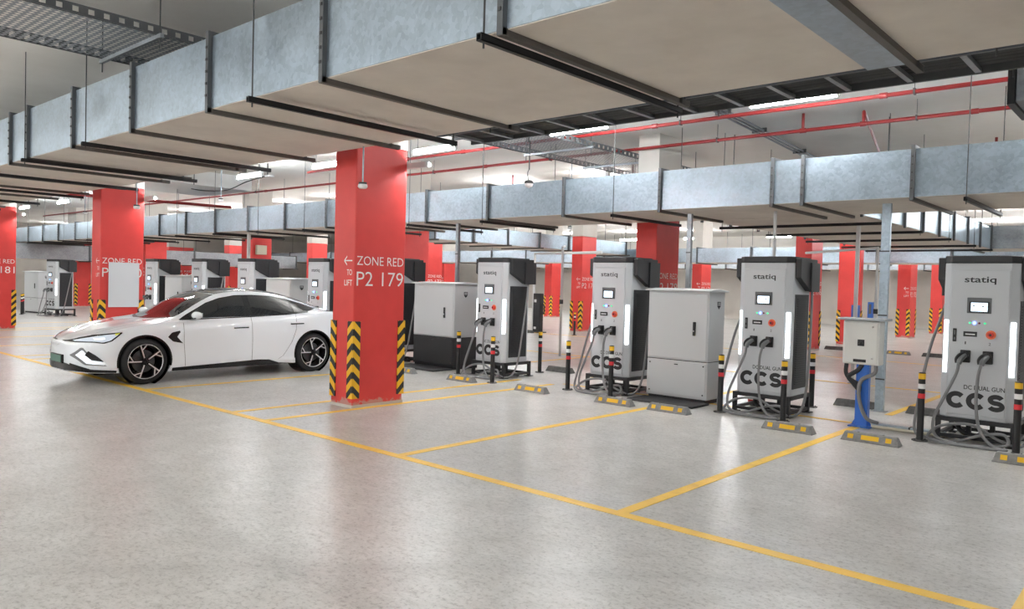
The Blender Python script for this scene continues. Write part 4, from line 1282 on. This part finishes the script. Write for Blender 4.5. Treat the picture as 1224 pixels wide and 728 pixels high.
    for sd in (1, -1):
        tr = patch('window_trim', 'car_black', belt, roofl, sd, 0.003, 40, 8)
        def win(s0, s1):
            b_ = [(s, z + 0.012) for s, z in cut(belt, s0, s1)]
            t_ = [(s, z - 0.014) for s, z in cut(roofl, s0, s1)]
            patch('side_window', 'car_glass', b_, t_, sd, 0.006, 20, 8, tr)
        win(1.60, 2.56); win(2.67, 3.42); win(3.46, 3.90)
        patch('belt_trim', 'car_black', [(1.44, 0.952), (2.62, 0.984), (3.30, 1.014), (3.75, 1.055)], [(1.44, 0.966), (2.62, 0.998), (3.30, 1.028), (3.75, 1.069)], sd, 0.005, 30, 2, tr)
        # doors, seams, handles
        for pts in ([(1.475, 0.95), (1.47, 0.6), (1.50, 0.24)], [(2.63, 0.985), (2.635, 0.6), (2.63, 0.26)], [(3.48, 1.03), (3.46, 0.75), (3.38, 0.55), (3.22, 0.32), (3.12, 0.26)]):
            patch('door_seam', 'car_seam', pts, [(s + 0.007, z) for s, z in pts], sd, 0.0015, 16, 1)
        for s0, z in ((2.32, 0.83), (3.37, 0.875)):
            h_ = patch('door_handle', 'car_white', [(s0, z - 0.014), (s0 + 0.24, z - 0.010)], [(s0, z + 0.016), (s0 + 0.24, z + 0.020)], sd, 0.008, 8, 2)
            patch('handle_gap', 'car_black', [(s0 - 0.01, z - 0.026), (s0 + 0.25, z - 0.022)], [(s0 - 0.01, z - 0.008), (s0 + 0.25, z - 0.004)], sd, 0.0085, 8, 1, h_)
        # black sill, rising behind the front door
        patch('sill_trim', 'car_black', [(1.30, 0.175), (2.2, 0.175), (3.05, 0.175), (3.44, 0.175)], [(1.30, 0.225), (2.2, 0.255), (2.75, 0.275), (2.95, 0.265), (3.15, 0.20), (3.44, 0.178)], sd, 0.006, 30, 3)
        # fender vent
        patch('fender_vent', 'car_black', [(1.225, 0.70), (1.30, 0.63), (1.455, 0.60)], [(1.225, 0.705), (1.285, 0.77), (1.41, 0.795)], sd, 0.005, 8, 3)
        patch('vent_notch', 'car_white', [(1.365, 0.70), (1.41, 0.645), (1.47, 0.585)], [(1.365, 0.702), (1.395, 0.745), (1.46, 0.82)], sd, 0.007, 8, 3)
        # arch lip
        for y in WY:
            ar = MB()
            pts0, k_ = [], 28
            for k in range(k_ + 1):
                a = math.radians(-12 + 204 * k / k_)
                for r in (0.375, 0.40):
                    p = (sd * 2, y + r * math.cos(a), 0.345 + r * math.sin(a))
                    loc, nor = hit(p, (-sd, 0, 0))
                    x = (loc.x if loc else sd * 0.9) + sd * 0.004
                    pts0.append((x, p[1], p[2]))
            base = len(pts0)
            pts0 += [(p[0] - sd * 0.07, p[1], p[2]) for p in pts0]
            fs_ = []
            for k in range(k_):
                a0, a1, b0, b1 = 2 * k, 2 * k + 1, 2 * k + 2, 2 * k + 3
                fs_ += [(a0, a1, b1, b0), (a0, b0, b0 + base, a0 + base)]
            ar.add(pts0, fs_)
            ar.build('arch_trim', 'car_black', t, smooth=True)
            # dark wheel-house liner
            MB().lathe([(sd * 0.60, 0.001), (sd * 0.60, 0.38), (sd * 0.885, 0.38), (sd * 0.885, 0.375), (sd * 0.61, 0.375), (sd * 0.61, 0.001)], 'x', 40, (0, y, 0.345)).build('wheel_liner', 'car_black', t)
        # headlamp
        hb = patch('headlamp', 'car_black', [(0.02, 0.635), (0.22, 0.640), (0.34, 0.625), (0.44, 0.66), (0.585, 0.775)], [(0.02, 0.645), (0.14, 0.70), (0.28, 0.745), (0.42, 0.768), (0.585, 0.785)], sd, 0.004, 24, 6)
        patch('lens', 'lamp_lens', [(0.07, 0.648), (0.22, 0.655), (0.33, 0.642), (0.42, 0.668), (0.53, 0.75)], [(0.07, 0.66), (0.15, 0.69), (0.28, 0.728), (0.42, 0.752), (0.53, 0.764)], sd, 0.006, 20, 5, hb)
        patch('running_light', 'lamp_and_blade_glow', [(0.24, 0.675), (0.30, 0.672), (0.36, 0.685)], [(0.24, 0.70), (0.30, 0.705), (0.36, 0.712)], sd, 0.008, 8, 2, hb)
        patch('indicator', 'amber', [(0.49, 0.735), (0.55, 0.765)], [(0.49, 0.765), (0.55, 0.774)], sd, 0.008, 6, 2, hb)
        # bumper blade: dark outline, pale blade, dark intake
        bo = patch('bumper_blade', 'car_seam', [(0.02, 0.44), (0.13, 0.315), (0.37, 0.30)], [(0.02, 0.455), (0.10, 0.565), (0.125, 0.56), (0.115, 0.50)], sd, 0.003, 14, 5)
        patch('glowing_blade', 'lamp_and_blade_glow', [(0.055, 0.45), (0.15, 0.335), (0.34, 0.318)], [(0.055, 0.455), (0.115, 0.535), (0.13, 0.50), (0.20, 0.41), (0.35, 0.345)], sd, 0.005, 14, 4, bo)  # white blade brightened by a faint glow in its material, not a lamp
        patch('intake', 'car_black', [(0.135, 0.455), (0.20, 0.385), (0.325, 0.365)], [(0.135, 0.462), (0.165, 0.52), (0.25, 0.45), (0.325, 0.372)], sd, 0.007, 12, 4, bo)
        # rear lamp
        patch('tail_lamp', 'fire_red', [(4.45, 0.90), (4.70, 0.93)], [(4.45, 0.95), (4.70, 0.97)], sd, 0.005, 10, 2)
        # mirror
        mo = MB()
        base = Vector((sd * 0.845, 1.64 - 2.4, 0.985))
        vs_, fs_ = [], []
        nu_, nv_ = 14, 8
        for i in range(nv_ + 1):
            a = PI * i / nv_
            for k in range(nu_):
                b_ = 2 * PI * k / nu_
                p = Vector((math.cos(a) * 0.125, -math.sin(a) * math.cos(b_) * 0.075, math.sin(a) * math.sin(b_) * 0.062))
                if p.y > 0.045:
                    p.y = 0.045
                vs_.append(base + Vector((sd * (0.13 + sd * p.x * sd), p.y + 0.03 * abs(p.x) * 2, p.z + 0.045)))
        for i in range(nv_):
            for k in range(nu_):
                fs_.append((i * nu_ + k, i * nu_ + (k + 1) % nu_, (i + 1) * nu_ + (k + 1) % nu_, (i + 1) * nu_ + k))
        mo.add(vs_, fs_)
        mi = mo.build('wing_mirror', 'car_white', t, smooth=True)
        MB().add([base + Vector((sd * x, y, z)) for x, y, z in ((-0.03, -0.05, -0.03), (0.18, -0.05, -0.002), (0.18, 0.05, -0.002), (-0.03, 0.06, -0.03), (-0.03, -0.04, 0.0), (0.20, -0.055, 0.012), (0.20, 0.05, 0.012), (-0.03, 0.05, 0.0))],
                 [(3, 2, 1, 0), (4, 5, 6, 7), (0, 1, 5, 4), (1, 2, 6, 5), (2, 3, 7, 6), (3, 0, 4, 7)]).build('mirror_foot', 'car_black', mi)
        MB().box(*sorted((base.x + sd * 0.03, base.x + sd * 0.23)), base.y + 0.046, base.y + 0.052, base.z + 0.01, base.z + 0.085).build('mirror_glass', 'chrome', mi)

    # windscreen, glass roof, rear window
    def topgrid(name, s0, s1, w0, w1, bow0, bow1, material='car_glass', off=0.005):
        nu, nv = 20, 12
        V_, F_ = [], []
        for j in range(nv + 1):
            f = j / nv
            for i in range(nu + 1):
                u = -1 + 2 * i / nu
                w = w0 + (w1 - w0) * f
                s = (s0 + bow0 * u * u) * (1 - f) + (s1 + bow1 * u * u) * f
                loc, nor = hit((u * w, s - 2.4, 3), (0, 0, -1))
                V_.append(loc + nor * off)
        for j in range(nv):
            for i in range(nu):
                a = j * (nu + 1) + i
                F_.append((a, a + 1, a + nu + 2, a + nu + 1))
        rim = [i for i in range(nu + 1)] + [j * (nu + 1) + nu for j in range(1, nv + 1)] + [nv * (nu + 1) + i for i in range(nu - 1, -1, -1)] + [j * (nu + 1) for j in range(nv - 1, 0, -1)]
        b0 = len(V_)
        V_ += [V_[k] - Vector((0, 0, 0.012)) for k in rim]
        for k in range(len(rim)):
            k2 = (k + 1) % len(rim)
            F_.append((rim[k], rim[k2], b0 + k2, b0 + k))
        return MB().add(V_, F_).build(name, material, t, smooth=True)
    topgrid('windscreen', 1.20, 2.06, 0.66, 0.55, 0.20, 0.05)
    topgrid('glass_roof', 2.09, 3.30, 0.535, 0.535, 0.05, -0.05, 'car_glass')
    topgrid('rear_window', 3.34, 4.22, 0.52, 0.42, -0.05, -0.02)
    topgrid('cowl', 1.14, 1.20, 0.63, 0.655, 0.20, 0.20, 'car_black', 0.002)
    # bonnet seams
    for sd in (-1, 1):
        V_, F_ = [], []
        for k in range(15):
            s = 0.12 + 1.02 * k / 14
            x = sd * (0.50 + 0.22 * (k / 14) ** 0.8)
            for dx in (0, 0.007):
                loc, nor = hit((x + dx, s - 2.4, 3), (0, 0, -1))
                V_.append(loc + nor * 0.0015)
        for k in range(14):
            F_.append((2 * k, 2 * k + 1, 2 * k + 3, 2 * k + 2))
        MB().add(V_, F_).build('bonnet_seam', 'car_seam', t)
    # nose: lower black lip, badge, number plate
    patch('front_lip', 'car_black', [(-0.62, 0.225), (-0.3, 0.218), (0.3, 0.218), (0.62, 0.225)], [(-0.62, 0.26), (-0.42, 0.305), (-0.28, 0.325), (0.28, 0.325), (0.42, 0.305), (0.62, 0.26)], 1, 0.008, 24, 4, None, 'front')
    for sd in (-1, 1):
        patch('side_lip', 'car_black', [(0.02, 0.222), (0.2, 0.205), (0.50, 0.195)], [(0.02, 0.33), (0.08, 0.30), (0.20, 0.25), (0.50, 0.228)], sd, 0.006, 18, 3)
    lp = MB().box(-0.23, 0.23, -2.435, -2.33, 0.31, 0.44).build('number_plate', 'car_black', t, bevel=0.01)
    MB().box(-0.21, 0.21, -2.44, -2.434, 0.325, 0.427).build('plate_face', 'plate_green', lp)
    lt = MB()
    x0 = -0.055
    for w_, h_ in ((0.03, 0.008), (0.008, 0.024), (0.03, 0.008), (0.008, 0.024)):
        loc, nor = hit((x0, -4, 0.575), (0, 1, 0))
        if loc:
            lt.box(x0, x0 + w_, loc.y - 0.006, loc.y + 0.03, 0.57, 0.57 + h_)
        x0 += w_ + 0.006
    lt.build('badge', 'chrome', t)
    # interior glimpse is hidden by dark glass; wheels
    def wheel(x, y, sd):
        w = thing_part('wheel', t, (x, y, 0.345))
        def at(a):
            return sd * a
        prof = [(0.0, 0.262), (0.0, 0.275), (-0.010, 0.305), (-0.035, 0.335), (-0.06, 0.345), (-0.19, 0.345), (-0.22, 0.33), (-0.235, 0.27), (-0.235, 0.26)]
        ty = MB().lathe([(at(a), r) for a, r in prof], 'x', 48).build('tyre', 'tyre', w, smooth=True)
        MB().lathe([(at(-0.008), 0.246), (at(-0.004), 0.264), (at(-0.02), 0.272), (at(-0.20), 0.267), (at(-0.20), 0.24), (at(-0.05), 0.238)], 'x', 48).build('rim', 'rim_black', w, smooth=True)
        MB().lathe([(at(-0.005), 0.251), (at(0.002), 0.258), (at(-0.005), 0.266), (at(-0.015), 0.261)], 'x', 48).build('rim_edge', 'rim_silver', w, smooth=True)
        MB().lathe([(at(-0.09), 0.001), (at(-0.09), 0.17), (at(-0.11), 0.17), (at(-0.11), 0.001)], 'x', 32).build('brake_disc', 'flange_steel', w, smooth=True)
        MB().lathe([(at(-0.20), 0.001), (at(-0.20), 0.255), (at(-0.215), 0.255), (at(-0.215), 0.001)], 'x', 32).build('back_plate', 'car_black', w)
        MB().lathe([(at(0.0), 0.001), (at(0.0), 0.026), (at(-0.008), 0.034), (at(-0.05), 0.04), (at(-0.05), 0.001)], 'x', 20).build('hub_cap', 'rim_black', w, smooth=True)
        def bar(mb, p, q, w0, w1, x0, x1):
            p, q = Vector((0, *p)), Vector((0, *q))
            d = (q - p).normalized()
            n_ = Vector((0, -d.z, d.y))
            vs_ = []
            for xx in (x0, x1):
                vs_ += [p + n_ * w0 + Vector((xx, 0, 0)), p - n_ * w0 + Vector((xx, 0, 0)), q - n_ * w1 + Vector((xx, 0, 0)), q + n_ * w1 + Vector((xx, 0, 0))]
            mb.add(vs_, [(0, 1, 2, 3), (4, 5, 6, 7), (0, 1, 5, 4), (1, 2, 6, 5), (2, 3, 7, 6), (3, 0, 4, 7)])
        for k in range(5):
            a = PI / 2 + 0.30 + 2 * PI * k / 5
            ea = lambda r, da=0: (r * math.cos(a + da), r * math.sin(a + da))
            mb = MB()
            bar(mb, ea(0.03), ea(0.258), 0.022, 0.020, at(-0.055), at(-0.010))
            bar(mb, ea(0.165), ea(0.258, -0.40), 0.016, 0.014, at(-0.055), at(-0.012))
            sp = mb.build('spoke', 'rim_black', w)
            mb = MB()
            bar(mb, ea(0.055), ea(0.258), 0.009, 0.009, at(-0.010), at(-0.004))
            bar(mb, ea(0.175), ea(0.256, -0.38), 0.007, 0.007, at(-0.012), at(-0.005))
            mb.build('spoke_face', 'rim_silver', sp)
        return w
    for y in WY:
        for sd in (1, -1):
            wheel(sd * 0.925, y, sd)
    return t

def thing_part(name, parent, loc):
    o = bpy.data.objects.new(name, None)
    COL.objects.link(o)
    o.empty_display_size = 0.05
    o.parent = parent
    o.location = loc
    return o
make_car()
